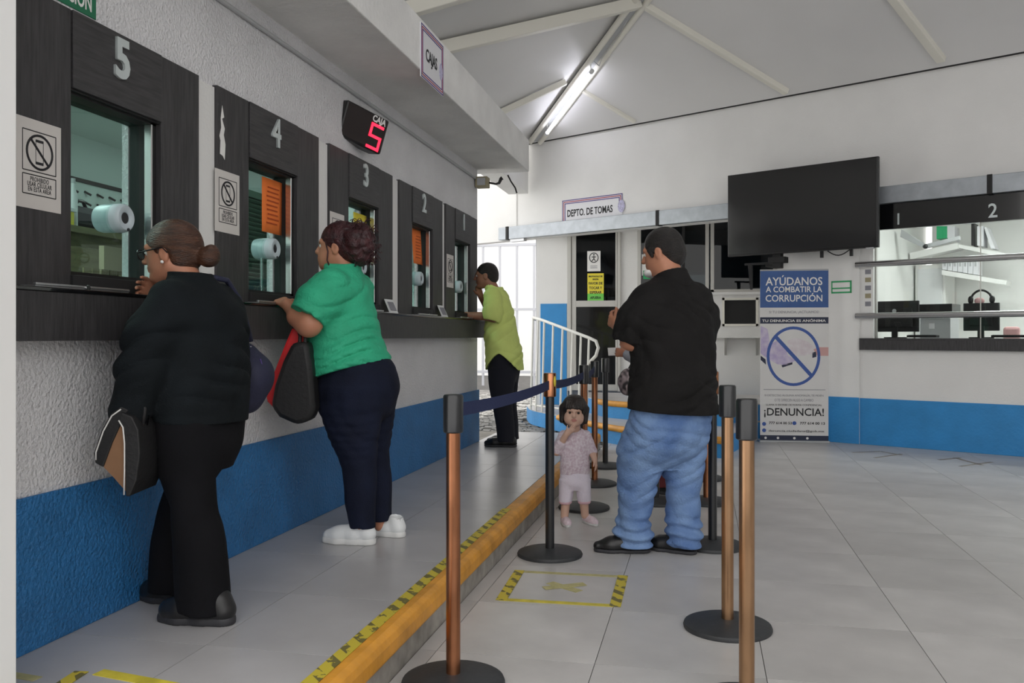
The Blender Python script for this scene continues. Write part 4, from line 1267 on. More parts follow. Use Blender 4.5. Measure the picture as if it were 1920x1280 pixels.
MB().lathe([(0.028, 0), (0.028, 0.2), (0.012, 0.25), (0.012, 0.28)], 14, (-3.80, 4.56, 1.86)).build('bottle', 'plastic_white', bt, smooth='auto')
MB().lathe([(0.015, 0), (0.015, 0.03)], 14, (-3.80, 4.56, 2.135)).build('cap', 'plastic_grey', bt, smooth='auto')
sm = empty('carton', 'small pale carton on the wooden cabinet behind window 5', 'box')
MB().box(-3.88, -3.74, 4.38, 4.50, 1.86, 1.95).build('body', 'paper_yellow', sm, bevel=0.003)
MB().box(-3.89, -3.73, 4.37, 4.51, 1.945, 1.97).build('lid', 'plastic_white', sm, bevel=0.003)
tn = empty('desk_phone', 'grey desk phone on the wooden cabinet right of the black case', 'phone')
MB().prism([(0, 0), (0.2, 0), (0.2, 0.03), (0, 0.09)], (-4.0, 5.16, 1.86), (1, 0, 0), UP, UY, 0, 0.18).build('base', 'black_plastic', tn, bevel=0.006)
MB().box(-3.99, -3.82, 5.17, 5.22, 1.95, 1.99).build('handset', 'black_matte', tn, bevel=0.012)
hk = empty('key_board', 'pale board with rows of hooks on the far office wall', 'board')
MB().box(-5.2, -5.175, 6.1, 7.1, 2.12, 2.52).build('panel', 'office_wall', hk)
MB().box(-5.175, -5.15, 6.1, 7.1, 2.50, 2.53).build('bar', 'black_matte', hk)
for i in range(6):
    for j in range(4):
        MB().tube([(-5.175, 6.19 + i * 0.155, 2.43 - j * 0.09), (-5.13, 6.22 + i * 0.155, 2.40 - j * 0.09)], 0.010, 5).build('hook', 'black_matte', hk)
pp = empty('desk_divider', 'pale desk divider with paper inside the office behind window 5', 'divider')
MB().box(-3.06, -3.03, 3.86, 4.30, 1.48, 1.66).build('screen', 'beige_box', pp)
MB().box(-3.2, -2.6, 3.6, 4.25, 1.44, 1.48).build('shelf', 'olive_wood', pp)
for i in range(8):
    MB().box(-3.028, -3.02, 3.70 + i * 0.065, 3.75 + i * 0.065, 1.50, 1.535).build('slot', 'olive_wood', pp)
MB().box(-3.05, -3.0, 3.65, 4.2, 0.17, 1.44).build('leg_panel', 'olive_wood', pp)
bl_ = empty('window_blind', 'green slatted blind inside the office behind window 4', 'blind')
for i in range(30):
    MB().prism([(0, 0), (0.030, 0.020), (0.030, 0.0235), (0, 0.0035)], (-3.3, 5.45, 1.20 + 0.034 * i), (1, 0, 0), UP, UY, 0, 1.25).build('slat', 'blind_green', bl_)
MB().box(-3.34, -3.32, 5.45, 6.72, 0.17, 2.22).build('backing', 'blind_green', bl_)
MB().box(-3.32, -3.26, 5.43, 6.72, 2.22, 2.27).build('head_rail', 'blind_green', bl_)

# ================================================================== FLOOR TAPE
def tape_strip(pts, w, m, parent, z):
    a, b = Vector((*pts[0], z)), Vector((*pts[1], z))
    t = (b - a).normalized()
    s_ = t.cross(Vector(UP))
    MB().prism([(-w / 2, 0), (w / 2, 0), (w / 2, 0.0015), (-w / 2, 0.0015)], a, s_, UP, t, 0, (b - a).length).build('strip', m, parent)
sq = empty('floor_marking', 'yellow tape square with a worn cross on the lower floor', 'floor marking')
c4 = [(-0.915, 4.22), (-0.385, 4.24), (-0.38, 3.775), (-0.895, 3.755)]
tape_strip((c4[0], c4[1]), 0.035, 'tape_worn', sq, 0.0002)
tape_strip((c4[3], c4[2]), 0.035, 'tape_yellow', sq, 0.0002)
tape_strip(((-0.905, 4.235), (-0.885, 3.74)), 0.05, 'tape_hazard', sq, 0.0019)
tape_strip(((-0.385, 4.255), (-0.375, 3.76)), 0.05, 'tape_hazard', sq, 0.0019)
for k, (a, b) in enumerate((((-0.72, 4.06), (-0.56, 3.95)), ((-0.73, 3.96), (-0.55, 4.07)))):
    tape_strip((a, b), 0.05, 'tape_worn', sq, 0.0002 + 0.0017 * k)
ht = empty('hazard_tape', 'worn yellow and black hazard tape along the walkway edge', 'tape')
tape_strip(((EDGE - 0.075, 1.6), (EDGE - 0.075, 4.9)), 0.05, 'tape_hazard', ht, PZ + 0.0035)
t2 = empty('floor_marking', 'yellow tape on the walkway at the lower left edge', 'floor marking')
tape_strip(((-1.79, 2.255), (-1.45, 2.205)), 0.045, 'tape_yellow', t2, PZ + 0.0002)
tape_strip(((-1.84, 2.245), (-1.79, 1.85)), 0.045, 'tape_hazard', t2, PZ + 0.0018)
tape_strip(((-2.12, 2.19), (-1.93, 2.17)), 0.035, 'tape_worn', t2, PZ + 0.0002)

for lab, segs in (('dark worn tape mark on the floor before the pilaster', ((1598, 848, 1650, 846), (1650, 846, 1690, 853), (1640, 858, 1690, 851))),
                  ('dark worn tape mark on the floor below the right window', ((1760, 862, 1800, 858), (1790, 858, 1842, 872), (1800, 874, 1860, 866)))):
    e = empty('tape_residue', lab, 'floor marking', 'dark tape residue on the floor')
    for x0_, y0_, x1_, y1_ in segs:
        a, b = px(x0_, y0_, 1.0) - EYE, px(x1_, y1_, 1.0) - EYE
        a, b = a * (-CAM_H / a.z), b * (-CAM_H / b.z)
        tape_strip(((a.x, a.y), (b.x, b.y)), 0.035, 'step_side', e, 0.0002)

# ================================================================== STANCHIONS
def stanchion(x, y, head, post, lab, rz=0.0, badge=False):
    e = empty('stanchion', lab, 'stanchion', 'queue barrier posts', loc=(x, y, 0))
    MB().lathe([(0.176, 0), (0.178, 0.008), (0.174, 0.018), (0.150, 0.027), (0.06, 0.036), (0.034, 0.040)], 40).build('base', 'rubber', e, smooth='auto')
    MB().tube([(0, 0, 0.03), (0, 0, 0.865)], 0.0245, 20).build('post', post, e, smooth='auto')
    h = MB().lathe([(0.0, 0.0), (0.030, 0.0), (0.0345, 0.004), (0.0345, 0.124), (0.031, 0.130), (0.0, 0.130)], 28, (0, 0, 0.860)).build('belt_head', head, e, smooth='auto')
    if badge:
        MB().sphere((0.030, -0.018, 0.945), (0.008, 0.014, 0.030), 12, 8).build('badge', 'tape_yellow', h, smooth=True)
    return e
STN = dict(
    A=stanchion(-0.832, 2.806, 'post_black', 'copper', 'copper queue post with black head in the front left row, nearest the camera', 1.55),
    D=stanchion(-0.810, 4.577, 'copper', 'post_black', 'black queue post with copper head and yellow badge beside the toddler', 1.5, True),
    E=stanchion(-0.798, 5.862, 'post_black', 'copper', 'copper queue post with black head right behind the toddler', 1.55),
    F=stanchion(-0.844, 6.829, 'post_black', 'copper', 'copper queue post with black head, fourth in the left row', 1.55),
    G=stanchion(-0.863, 7.770, 'post_black', 'post_black', 'all black queue post, farthest in the left row', 1.55),
    K=stanchion(0.138, 2.818, 'post_black', 'bronze', 'bronze queue post at the right front with its base below the frame', 1.5),
    B=stanchion(0.100, 3.589, 'post_black', 'bronze', 'bronze queue post with black head, second in the right row', 1.5),
    C=stanchion(0.056, 4.964, 'copper', 'post_black', 'black queue post with copper head beside the blue jeans', 1.5),
    H=stanchion(0.030, 6.259, 'post_black', 'copper', 'copper queue post half hidden behind the black post by the man', 1.5),
    J=stanchion(0.000, 7.287, 'post_black', 'post_black', 'black queue post, farthest in the right row', 1.5),
    I=stanchion(-0.324, 6.180, 'post_black', 'post_black', 'queue post whose base shows between the legs of the man in jeans', 1.5))
def belt(a, b, za, zb, sag=0.015):
    pa_, pb_ = Vector((STN[a].location.x, STN[a].location.y, za)), Vector((STN[b].location.x, STN[b].location.y, zb))
    d = (pb_ - pa_)
    t = Vector((d.x, d.y, 0)).normalized()
    s_ = t.cross(Vector(UP))
    pa2, pb2 = pa_ + t * 0.036, pb_ - t * 0.036
    vs, fs = [], []
    n = 14
    for i in range(n + 1):
        u = i / n
        p = pa2.lerp(pb2, u) - Vector((0, 0, sag * 4 * u * (1 - u)))
        tw = 0.0012
        for q, h in ((tw, 0.024), (-tw, 0.024), (-tw, -0.024), (tw, -0.024)):
            vs.append(p + s_ * q + Vector((0, 0, h)) - STN[a].location)
    for i in range(n):
        for k in range(4):
            fs.append((i * 4 + k, i * 4 + (k + 1) % 4, i * 4 + 4 + (k + 1) % 4, i * 4 + 4 + k))
    fs += [(0, 1, 2, 3), (4 * n + 3, 4 * n + 2, 4 * n + 1, 4 * n)]
    MB().add(vs, fs).build('belt', 'belt_blue', STN[a], smooth=False)
belt('A', 'D', 0.935, 0.925)
belt('D', 'E', 0.925, 0.92)
belt('E', 'F', 0.92, 0.925)

# ================================================================== PEOPLE: smooth implicit surfaces, meshed
class Field:
    """signed distance grid; shapes are blended smoothly, then meshed as one continuous surface"""
    def __init__(s, lo, hi, h):
        s.lo = np.array(lo, dtype=np.float32)
        s.h = h
        s.n = np.ceil((np.array(hi) - np.array(lo)) / h).astype(int) + 1
        s.ax = [s.lo[i] + h * np.arange(s.n[i], dtype=np.float32) for i in range(3)]
        s.F = np.full(tuple(s.n), 0.5, dtype=np.float32)

    def block(s, lo, hi):
        a = np.clip(np.floor((np.array(lo) - s.lo) / s.h).astype(int), 0, s.n)
        b = np.clip(np.ceil((np.array(hi) - s.lo) / s.h).astype(int) + 1, 0, s.n)
        sl = tuple(slice(a[i], b[i]) for i in range(3))
        if any(b[i] <= a[i] for i in range(3)):
            return None, None
        g = np.meshgrid(s.ax[0][sl[0]], s.ax[1][sl[1]], s.ax[2][sl[2]], indexing='ij', sparse=True)
        return sl, g

    def merge(s, sl, d, k, op):
        f = s.F[sl]
        if op == 'add':
            hh = np.maximum(k - np.abs(f - d), 0) / max(k, 1e-6)
            s.F[sl] = np.minimum(f, d) - hh * hh * k * 0.25
        elif op == 'sub':
            hh = np.maximum(k - np.abs(f + d), 0) / max(k, 1e-6)
            s.F[sl] = np.maximum(f, -d) + hh * hh * k * 0.25
        elif op == 'and':
            s.F[sl] = np.maximum(f, d)

    def cone(s, a, b, ra, rb, k=0.02, op='add', flat=None):
        """tapered capsule; flat=(axis, factor) squeezes the section along the axis"""
        a, b = np.array(a, float), np.array(b, float)
        m = max(ra, rb) * 1.3 + k + 2 * s.h
        sl, g = s.block(np.minimum(a, b) - m, np.maximum(a, b) + m)
        if sl is None: return s
        ba = b - a
        L = max(ba.dot(ba), 1e-9)
        p = [g[i] - a[i] for i in range(3)]
        t = np.clip((p[0] * ba[0] + p[1] * ba[1] + p[2] * ba[2]) / L, 0, 1)
        q = [p[i] - t * ba[i] for i in range(3)]
        if flat is not None:
            ax = np.array(flat[0], float)
            ax /= np.linalg.norm(ax)
            qa = q[0] * ax[0] + q[1] * ax[1] + q[2] * ax[2]
            f = 1.0 / flat[1] - 1.0
            q = [q[i] + ax[i] * qa * f for i in range(3)]
        d = np.sqrt(q[0] ** 2 + q[1] ** 2 + q[2] ** 2) - (ra + (rb - ra) * t)
        s.merge(sl, d.astype(np.float32), k, op)
        return s

    def chain(s, pts, rs, k=0.02, op='add', flat=None):
        for i in range(len(pts) - 1):
            s.cone(pts[i], pts[i + 1], rs[i], rs[i + 1], k, op, flat)
        return s

    def ell(s, c, r, k=0.02, op='add', rot=None):
        c, r = np.array(c, float), np.array(r, float)
        m = max(r) + k + 2 * s.h
        sl, g = s.block(c - m, c + m)
        if sl is None: return s
        p = [g[i] - c[i] for i in range(3)]
        if rot is not None:
            rot = np.array(rot, float)          # rows: local axes
            p = [p[0] * rot[i][0] + p[1] * rot[i][1] + p[2] * rot[i][2] for i in range(3)]
        k0 = np.sqrt(sum((p[i] / r[i]) ** 2 for i in range(3)))
        k1 = np.sqrt(sum((p[i] / r[i] ** 2) ** 2 for i in range(3)))
        d = k0 * (k0 - 1.0) / np.maximum(k1, 1e-6)
        s.merge(sl, d.astype(np.float32), k, op)
        return s

    def loft(s, sl_, k=0.02, op='add', cap=True, power=2.0):
        """stack of horizontal ellipse slices (z, cx, cy, half depth, half width)"""
        S = np.array(sorted(sl_), float)
        z = S[:, 0]
        zz = np.linspace(z[0], z[-1], 80)
        cols = []
        for j in range(1, 5):
            # monotone-ish cubic through the slices
            v = S[:, j]
            m_ = np.gradient(v, z)
            i = np.clip(np.searchsorted(z, zz) - 1, 0, len(z) - 2)
            t = (zz - z[i]) / (z[i + 1] - z[i])
            hh = z[i + 1] - z[i]
            cols.append((2 * t ** 3 - 3 * t ** 2 + 1) * v[i] + (t ** 3 - 2 * t ** 2 + t) * hh * m_[i] + (-2 * t ** 3 + 3 * t ** 2) * v[i + 1] + (t ** 3 - t ** 2) * hh * m_[i + 1])
        rmax = max(S[:, 3].max(), S[:, 4].max()) + k + 0.03
        lo = (S[:, 1].min() - rmax, S[:, 2].min() - rmax, z[0] - k - 3 * s.h)
        hi = (S[:, 1].max() + rmax, S[:, 2].max() + rmax, z[-1] + k + 3 * s.h)
        b, g = s.block(lo, hi)
        if b is None: return s
        Z = g[2]
        cx, cy, a, w = [np.interp(Z.ravel(), zz, c).reshape(Z.shape) for c in cols]
        dx, dy = (g[0] - cx) / a, (g[1] - cy) / w
        if power == 2.0:
            q = np.sqrt(dx * dx + dy * dy)
        else:
            q = (np.abs(dx) ** power + np.abs(dy) ** power) ** (1.0 / power)
        # first order distance: (q-1)/|grad q|
        gr = np.sqrt((dx / a) ** 2 + (dy / w) ** 2) / np.maximum(q, 1e-4)
        d = (q - 1.0) / np.maximum(gr, 1.0 / np.maximum(a, w))
        d = np.maximum(d, np.maximum(z[0] - Z, Z - z[-1]))
        s.merge(b, d.astype(np.float32), k, op)
        return s

    def plane(s, p, n, lo=None, hi=None):
        """cut away the side the normal points to (optionally only inside a box)"""
        n = np.array(n, float)
        n /= np.linalg.norm(n)
        if lo is None:
            lo, hi = s.lo, s.lo + s.h * s.n
        sl, g = s.block(lo, hi)
        if sl is None: return s
        d = (g[0] - p[0]) * n[0] + (g[1] - p[1]) * n[1] + (g[2] - p[2]) * n[2]
        s.merge(sl, d.astype(np.float32), 0.0, 'and')
        return s

    def folds(s, amp, seed, base=(9.0, 9.0, 16.0), warp=0.05, n=5):
        """cloth creases: ridged waves added near the surface"""
        rg = np.random.RandomState(seed)
        idx = np.where(np.abs(s.F) < 0.04)
        P = [s.ax[i][idx[i]] for i in range(3)]
        out = np.zeros(len(P[0]), dtype=np.float32)
        wx = sum(warp * np.sin(P[(i + 1) % 3] * rg.uniform(7, 13) + rg.uniform(0, 6)) for i in range(3))
        for j in range(n):
            kv = rg.normal(size=3) * np.array(base)
            ph = P[0] * kv[0] + P[1] * kv[1] + P[2] * kv[2] + wx * np.linalg.norm(kv) + rg.uniform(0, 6.28)
            mask = 0.5 + 0.5 * np.sin(P[2] * rg.uniform(3, 8) + P[0] * rg.uniform(-5, 5) + P[1] * rg.uniform(-5, 5) + rg.uniform(0, 6))
            out += (1.0 - np.abs(np.sin(ph * 0.5)) * 2.0) * mask
        s.F[idx] += amp * (out / n * 1.6 - 0.25)
        return s

    def rolls(s, z0, z1, amp, lam, seed, side=(0.0, 0.0)):
        """stacked cloth rolls between two heights, slanting by side"""
        rg = np.random.RandomState(seed)
        idx = np.where(np.abs(s.F) < 0.035)
        x, y, z = [s.ax[i][idx[i]] for i in range(3)]
        w = np.clip((z - z0) / 0.06, 0, 1) * np.clip((z1 - z) / 0.06, 0, 1)
        zz = z + side[0] * x + side[1] * y + 0.012 * np.sin(x * rg.uniform(14, 24) + rg.uniform(0, 6)) + 0.012 * np.sin(y * rg.uniform(14, 24) + rg.uniform(0, 6))
        m = 0.45 + 0.55 * np.sin(x * rg.uniform(6, 12) + y * rg.uniform(6, 12) + z * rg.uniform(10, 20) + rg.uniform(0, 6))
        ph = 2 * np.pi * zz / lam + 0.8 * np.sin(zz * 23 + seed)
        s.F[idx] += (amp * w * m * (1.0 - 2.0 * np.abs(np.sin(ph * 0.5)) ** 0.7)).astype(np.float32)
        return s

    def mesh(s, name):
        F, n = s.F, s.n
        ins = F < 0
        c = np.zeros(tuple(n - 1), dtype=np.uint8)
        offs = [(i, j, k) for i in (0, 1) for j in (0, 1) for k in (0, 1)]
        for o in offs:
            c += ins[o[0]:n[0] - 1 + o[0], o[1]:n[1] - 1 + o[1], o[2]:n[2] - 1 + o[2]]
        act = np.argwhere((c > 0) & (c < 8))
        V = np.stack([F[act[:, 0] + o[0], act[:, 1] + o[1], act[:, 2] + o[2]] for o in offs], 1)
        pos = np.zeros((len(act), 3), dtype=np.float64)
        cnt = np.zeros(len(act))
        for a in range(8):
            for b in range(a + 1, 8):
                oa, ob = np.array(offs[a]), np.array(offs[b])
                if np.abs(oa - ob).sum() != 1: continue
                va, vb = V[:, a], V[:, b]
                x = (va < 0) != (vb < 0)
                t = np.where(x, va / np.where(x, va - vb, 1), 0)
                pos += np.where(x[:, None], oa + (ob - oa) * t[:, None], 0)
                cnt += x
        pos = (act + pos / cnt[:, None]) * s.h + s.lo
        idx = np.full(tuple(n - 1), -1, dtype=np.int64)
        idx[act[:, 0], act[:, 1], act[:, 2]] = np.arange(len(act))
        quads = []
        for ax in range(3):
            u, v = (ax + 1) % 3, (ax + 2) % 3
            s0, s1 = [slice(0, n[i]) for i in range(3)], [slice(0, n[i]) for i in range(3)]
            s0[ax], s1[ax] = slice(0, n[ax] - 1), slice(1, n[ax])
            a, b = ins[tuple(s0)], ins[tuple(s1)]
            e = np.argwhere(a != b)
            e = e[(e[:, u] > 0) & (e[:, v] > 0) & (e[:, u] < n[u] - 1) & (e[:, v] < n[v] - 1)]
            fl = a[e[:, 0], e[:, 1], e[:, 2]]
            def at(du, dv):
                q = e.copy()
                q[:, u] += du
                q[:, v] += dv
                return idx[q[:, 0], q[:, 1], q[:, 2]]
            q = np.stack([at(-1, -1), at(0, -1), at(0, 0), at(-1, 0)], 1)
            q[~fl] = q[~fl][:, ::-1]
            quads.append(q)
        Q = np.concatenate(quads)
        Q = Q[(Q >= 0).all(1)]
        me = bpy.data.meshes.new(name)
        me.vertices.add(len(pos))
        me.vertices.foreach_set('co', pos.astype(np.float32).ravel())
        me.loops.add(Q.size)
        me.loops.foreach_set('vertex_index', Q.astype(np.int32).ravel())
        me.polygons.add(len(Q))
        me.polygons.foreach_set('loop_start', np.arange(0, Q.size, 4, dtype=np.int32))
        me.polygons.foreach_set('loop_total', np.full(len(Q), 4, dtype=np.int32))
        me.polygons.foreach_set('use_smooth', np.ones(len(Q), dtype=bool))
        me.update()
        return me

    def build(s, name, m, parent, label=None):
        return link(s.mesh(name), name, m, parent, label=label)


def V3(*a): return np.array(a, float)
def unit(v):
    v = np.array(v, float)
    return v / np.linalg.norm(v)

def rot_axes(fwd, up):
    f = unit(fwd)
    l = unit(np.cross(up, f))
    return f, l, np.cross(f, l)

def hand(S, wrist, fdir, palm, thumb_side, sc=1.0, curl=(0.3, 0.35, 0.4, 0.5), thumb=0.5, r0=0.024):
    """palm, four separate bent fingers and a thumb; fdir: finger direction, palm: direction the palm faces"""
    f = unit(fdir)
    pn = unit(np.array(palm) - f * np.dot(palm, f))
    sd = np.cross(f, pn)
    if np.dot(sd, thumb_side) < 0:
        sd = -sd
    w = np.array(wrist, float)
    k1 = w + f * 0.085 * sc
    S.cone(w, w + f * 0.03 * sc, r0 * sc, 0.026 * sc, 0.012, flat=(pn, 0.75))
    for o in (-0.022, 0.0, 0.022):
        S.cone(w + f * 0.022 * sc + sd * o * 0.7 * sc, k1 + sd * o * sc, 0.016 * sc, 0.014 * sc, 0.012, flat=(pn, 0.9))
    for o, L, c in zip((0.030, 0.010, -0.010, -0.029), (0.070, 0.078, 0.072, 0.056), curl):
        p = k1 + sd * o * sc - f * abs(o) * 0.18 * sc
        d = unit(f + sd * o * 2.2)
        r = 0.0092 * sc
        for i, part in enumerate((0.44, 0.31, 0.25)):
            ang = c * (0.7 if i == 0 else 1.0)
            d = unit(d * math.cos(ang) + pn * math.sin(ang))
            q = p + d * L * part * sc
            S.cone(p, q, r, r * 0.9, 0.004)
            pn_ = pn
            p, r = q, r * 0.9
    b = w + f * 0.025 * sc + sd * 0.020 * sc
    d = unit(f * 0.65 + sd * 0.75 + pn * 0.25)
    m_ = b + d * 0.040 * sc
    S.cone(b, m_, 0.0135 * sc, 0.0115 * sc, 0.010)
    d2 = unit(d * math.cos(thumb) + unit(f + pn * 0.5 - sd * 0.2) * math.sin(thumb))
    S.cone(m_, m_ + d2 * 0.040 * sc, 0.0105 * sc, 0.0085 * sc, 0.005)

def head(S, c, fwd, up, sc=1.0, child=False):
    """skull, jaw, brow, nose, lips, chin, ears and eye sockets; c = middle of the head"""
    f, l, u = rot_axes(fwd, up)
    M = [f, l, u]
    def P(x, y, z): return np.array(c) + (f * x + l * y + u * z) * sc
    S.ell(P(-0.012, 0, 0.030), V3(0.096, 0.076, 0.084) * sc, 0.02, rot=M)
    if child:
        S.ell(P(0.030, 0, -0.035), V3(0.062, 0.066, 0.062) * sc, 0.035, rot=M)
        for y in (-1, 1): S.ell(P(0.050, 0.036 * y, -0.045), V3(0.034, 0.030, 0.030) * sc, 0.025, rot=M)
        S.cone(P(0.086, 0, 0.0), P(0.097, 0, -0.018), 0.008 * sc, 0.012 * sc, 0.012)
    else:
        S.ell(P(0.026, 0, -0.030), V3(0.066, 0.060, 0.070) * sc, 0.03, rot=M)
        S.cone(P(-0.01, 0.045, -0.055), P(0.050, 0.018, -0.090), 0.022 * sc, 0.020 * sc, 0.03)
        S.cone(P(-0.01, -0.045, -0.055), P(0.050, -0.018, -0.090), 0.022 * sc, 0.020 * sc, 0.03)
        S.cone(P(0.088, 0, 0.016), P(0.108, 0, -0.020), 0.0075 * sc, 0.0125 * sc, 0.010)
        for y in (-1, 1): S.ell(P(0.098, 0.011 * y, -0.024), V3(0.010, 0.009, 0.008) * sc, 0.006, rot=M)
    S.ell(P(0.070, 0, -0.088 if not child else -0.078), V3(0.022, 0.024, 0.018) * sc, 0.02, rot=M)       # chin
    for y in (-1, 1):
        S.cone(P(0.083, 0.012 * y, 0.024), P(0.070, 0.045 * y, 0.026), 0.010 * sc, 0.009 * sc, 0.018)          # brow
        S.ell(P(0.088, 0.031 * y, 0.006), V3(0.012, 0.016, 0.010) * sc, 0.012, 'sub', M)                        # socket
        S.ell(P(-0.012, 0.076 * y, -0.012), V3(0.020, 0.009, 0.032) * sc, 0.006, rot=M)                          # ear
        S.ell(P(-0.006, 0.086 * y, -0.010), V3(0.010, 0.006, 0.018) * sc, 0.004, 'sub', M)
    zl = -0.052 if not child else -0.047
    S.ell(P(0.088, 0, zl + 0.005), V3(0.010, 0.022, 0.006) * sc, 0.006, rot=M)
    S.ell(P(0.087, 0, zl - 0.007), V3(0.010, 0.019, 0.007) * sc, 0.006, rot=M)
    return P, M

def eyes(P, parent, sc, m='eye_dark', mw='eye_white'):
    for y in (-1, 1):
        e = MB().sphere(tuple(P(0.0745, 0.031 * y, 0.006)), 0.0110 * sc, 14, 10).build('eye', mw, parent, smooth=True)
        MB().sphere(tuple(P(0.0805, 0.031 * y, 0.006)), 0.0062 * sc, 10, 8).build('iris', m, e, smooth=True)

def figure(label, root, fwd, cat='person'):
    """empty at the feet; local x = facing, y = left"""
    f = Vector((fwd[0], fwd[1], 0)).normalized()
    l = Vector((-f.y, f.x, 0))
    e = empty('person', label, cat, M=frame(Vector(root), f, l, Vector(UP)))
    return e

SHOES = {}
def shoe(style, parent, heel, heading, L, m, ms, tilt=0.0):
    """shoe mesh (built once per style, toe towards +x, heel at 0) placed at heel with heading angle"""
    if style not in SHOES:
        S = Field((-0.06, -0.09, -0.02), (0.36, 0.09, 0.20), 0.005)
        if style == 'sneaker':
            S.chain([(0.035, 0, 0.055), (0.11, 0, 0.050), (0.20, -0.002, 0.043), (0.255, -0.004, 0.038)], [0.040, 0.043, 0.044, 0.034], 0.03)
            S.cone((0.035, 0, 0.055), (0.05, 0, 0.10), 0.040, 0.043, 0.02)
            S.cone((0.055, 0, 0.085), (0.17, 0, 0.06), 0.036, 0.036, 0.02)
            S.cone((0.045, 0, 0.10), (0.05, 0, 0.2), 0.034, 0.034, 0.004, 'sub')
        elif style == 'dress':
            S.chain([(0.03, 0, 0.048), (0.11, 0, 0.045), (0.20, -0.002, 0.036), (0.27, -0.004, 0.030)], [0.036, 0.040, 0.042, 0.026], 0.03)
            S.cone((0.032, 0, 0.05), (0.045, 0, 0.08), 0.036, 0.038, 0.02)
            S.cone((0.05, 0, 0.075), (0.16, 0, 0.052), 0.034, 0.034, 0.02)
        else:
            S.chain([(0.035, 0, 0.05), (0.11, 0, 0.047), (0.20, 0, 0.045), (0.245, 0, 0.042)], [0.040, 0.044, 0.048, 0.042], 0.03)
            S.cone((0.035, 0, 0.05), (0.05, 0, 0.085), 0.042, 0.044, 0.02)
            S.cone((0.05, 0, 0.08), (0.17, 0, 0.06), 0.038, 0.038, 0.02)
        S.plane((0, 0, 0.018), (0, 0, -1))
        up_ = S.mesh('shoe')
        T = Field((-0.06, -0.09, -0.02), (0.36, 0.09, 0.10), 0.005)
        hh = {'sneaker': 0.034, 'dress': 0.020, 'kid': 0.030}[style]
        T.chain([(0.033, 0, 0.015), (0.11, 0, 0.015), (0.20, -0.002, 0.015), (0.258, -0.004, 0.015)], [0.043, 0.042, 0.048, 0.037], 0.03)
        T.plane((0, 0, 0.0), (0, 0, -1)).plane((0, 0, hh), (0, 0, 1))
        SHOES[style] = (up_, T.mesh('sole'))
    up_, sl_ = SHOES[style]
    Mx = Matrix.Translation(Vector(heel)) @ Matrix.Rotation(heading, 4, 'Z') @ Matrix.Rotation(tilt, 4, 'Y') @ Matrix.Scale(L / 0.295, 4)
    me = up_.copy()
    o = link(me, 'shoe', m, parent, M=Mx)
    link(sl_.copy(), 'sole', ms, o)
    if style == 'sneaker' or style == 'kid':
        for i in range(4):
            x = 0.10 + 0.024 * i
            z = 0.103 - 0.012 * i
            MB().tube([(x, -0.024, z - 0.006), (x + 0.004, 0, z + 0.003), (x, 0.024, z - 0.006)], 0.0035, 6).build('lace', ms if style == 'sneaker' else 'paper_white', o, smooth=True)
    return o

# ------------------------------------------------------------------ woman in black at window 5
W = figure('woman in black knit top and trousers leaning at teller window 5', (-1.86, 2.83, PZ), (-1, 0))
S = Field((-0.35, -0.42, 0.0), (0.36, 0.42, 1.52), 0.006)
hc, hf = V3(0.075, 0.0, 1.330), V3(0.97, 0.10, -0.12)
P, M = head(S, hc, hf, V3(0.14, 0, 1), 0.98)
S.cone((-0.02, 0, 1.16), (0.035, 0, 1.27), 0.062, 0.055, 0.03)
S.loft([(0.70, -0.045, 0, 0.10, 0.15), (0.90, -0.04, 0, 0.11, 0.15), (1.08, -0.035, 0, 0.10, 0.15), (1.19, -0.02, 0, 0.06, 0.12)], 0.03)
S.chain([(-0.02, 0.17, 1.12), (0.02, 0.245, 0.90), (0.055, 0.26, 0.765)], [0.05, 0.042, 0.027], 0.03)
S.chain([(-0.02, -0.17, 1.12), (0.10, -0.27, 1.00), (0.165, -0.09, 1.175)], [0.05, 0.042, 0.026], 0.03)
for y, x0, x1, x2 in ((0.09, -0.050, -0.072, -0.115), (-0.085, -0.02, 0.06, 0.122)):
    S.chain([(x0, y, 0.72), (x1, y, 0.42), (x2, y, 0.07)], [0.07, 0.04, 0.03], 0.03)
hand(S, (0.055, 0.26, 0.76), (0.03, 0, -1), (0.2, -1, 0), (1, 0, 0), 0.95, (0.9, 0.95, 1.0, 1.0), 0.8)
hand(S, (0.165, -0.09, 1.175), (0.35, 0.75, 0.35), (-0.7, 0.2, -0.5), (0.2, 0.3, 1), 0.95, (0.35, 0.45, 0.55, 0.65), 0.4)
body = S.build('body', 'skin_tan', W)
eyes(P, W, 0.98)
# hair swept back into a bun
H = Field((-0.30, -0.2, 1.15), (0.25, 0.2, 1.52), 0.005)
H.ell(P(-0.018, 0, 0.034), V3(0.102, 0.083, 0.090), 0.01, rot=M)
H.ell(P(-0.045, 0, -0.01), V3(0.075, 0.076, 0.075), 0.03, rot=M)
H.ell(P(-0.148, 0.0, -0.035), V3(0.040, 0.043, 0.038), 0.018, rot=M)
H.ell(P(-0.165, 0.008, -0.020), V3(0.026, 0.030, 0.028), 0.008, rot=M)
H.ell(P(0.085, 0, -0.050), V3(0.085, 0.12, 0.095), 0.012, 'sub', M)
for y in (-1, 1):
    H.ell(P(-0.005, 0.085 * y, -0.045), V3(0.030, 0.03, 0.055), 0.012, 'sub', M)
H.folds(0.0035, 4, (30, 60, 60), 0.02)
H.build('hair', 'hair_brown', W)
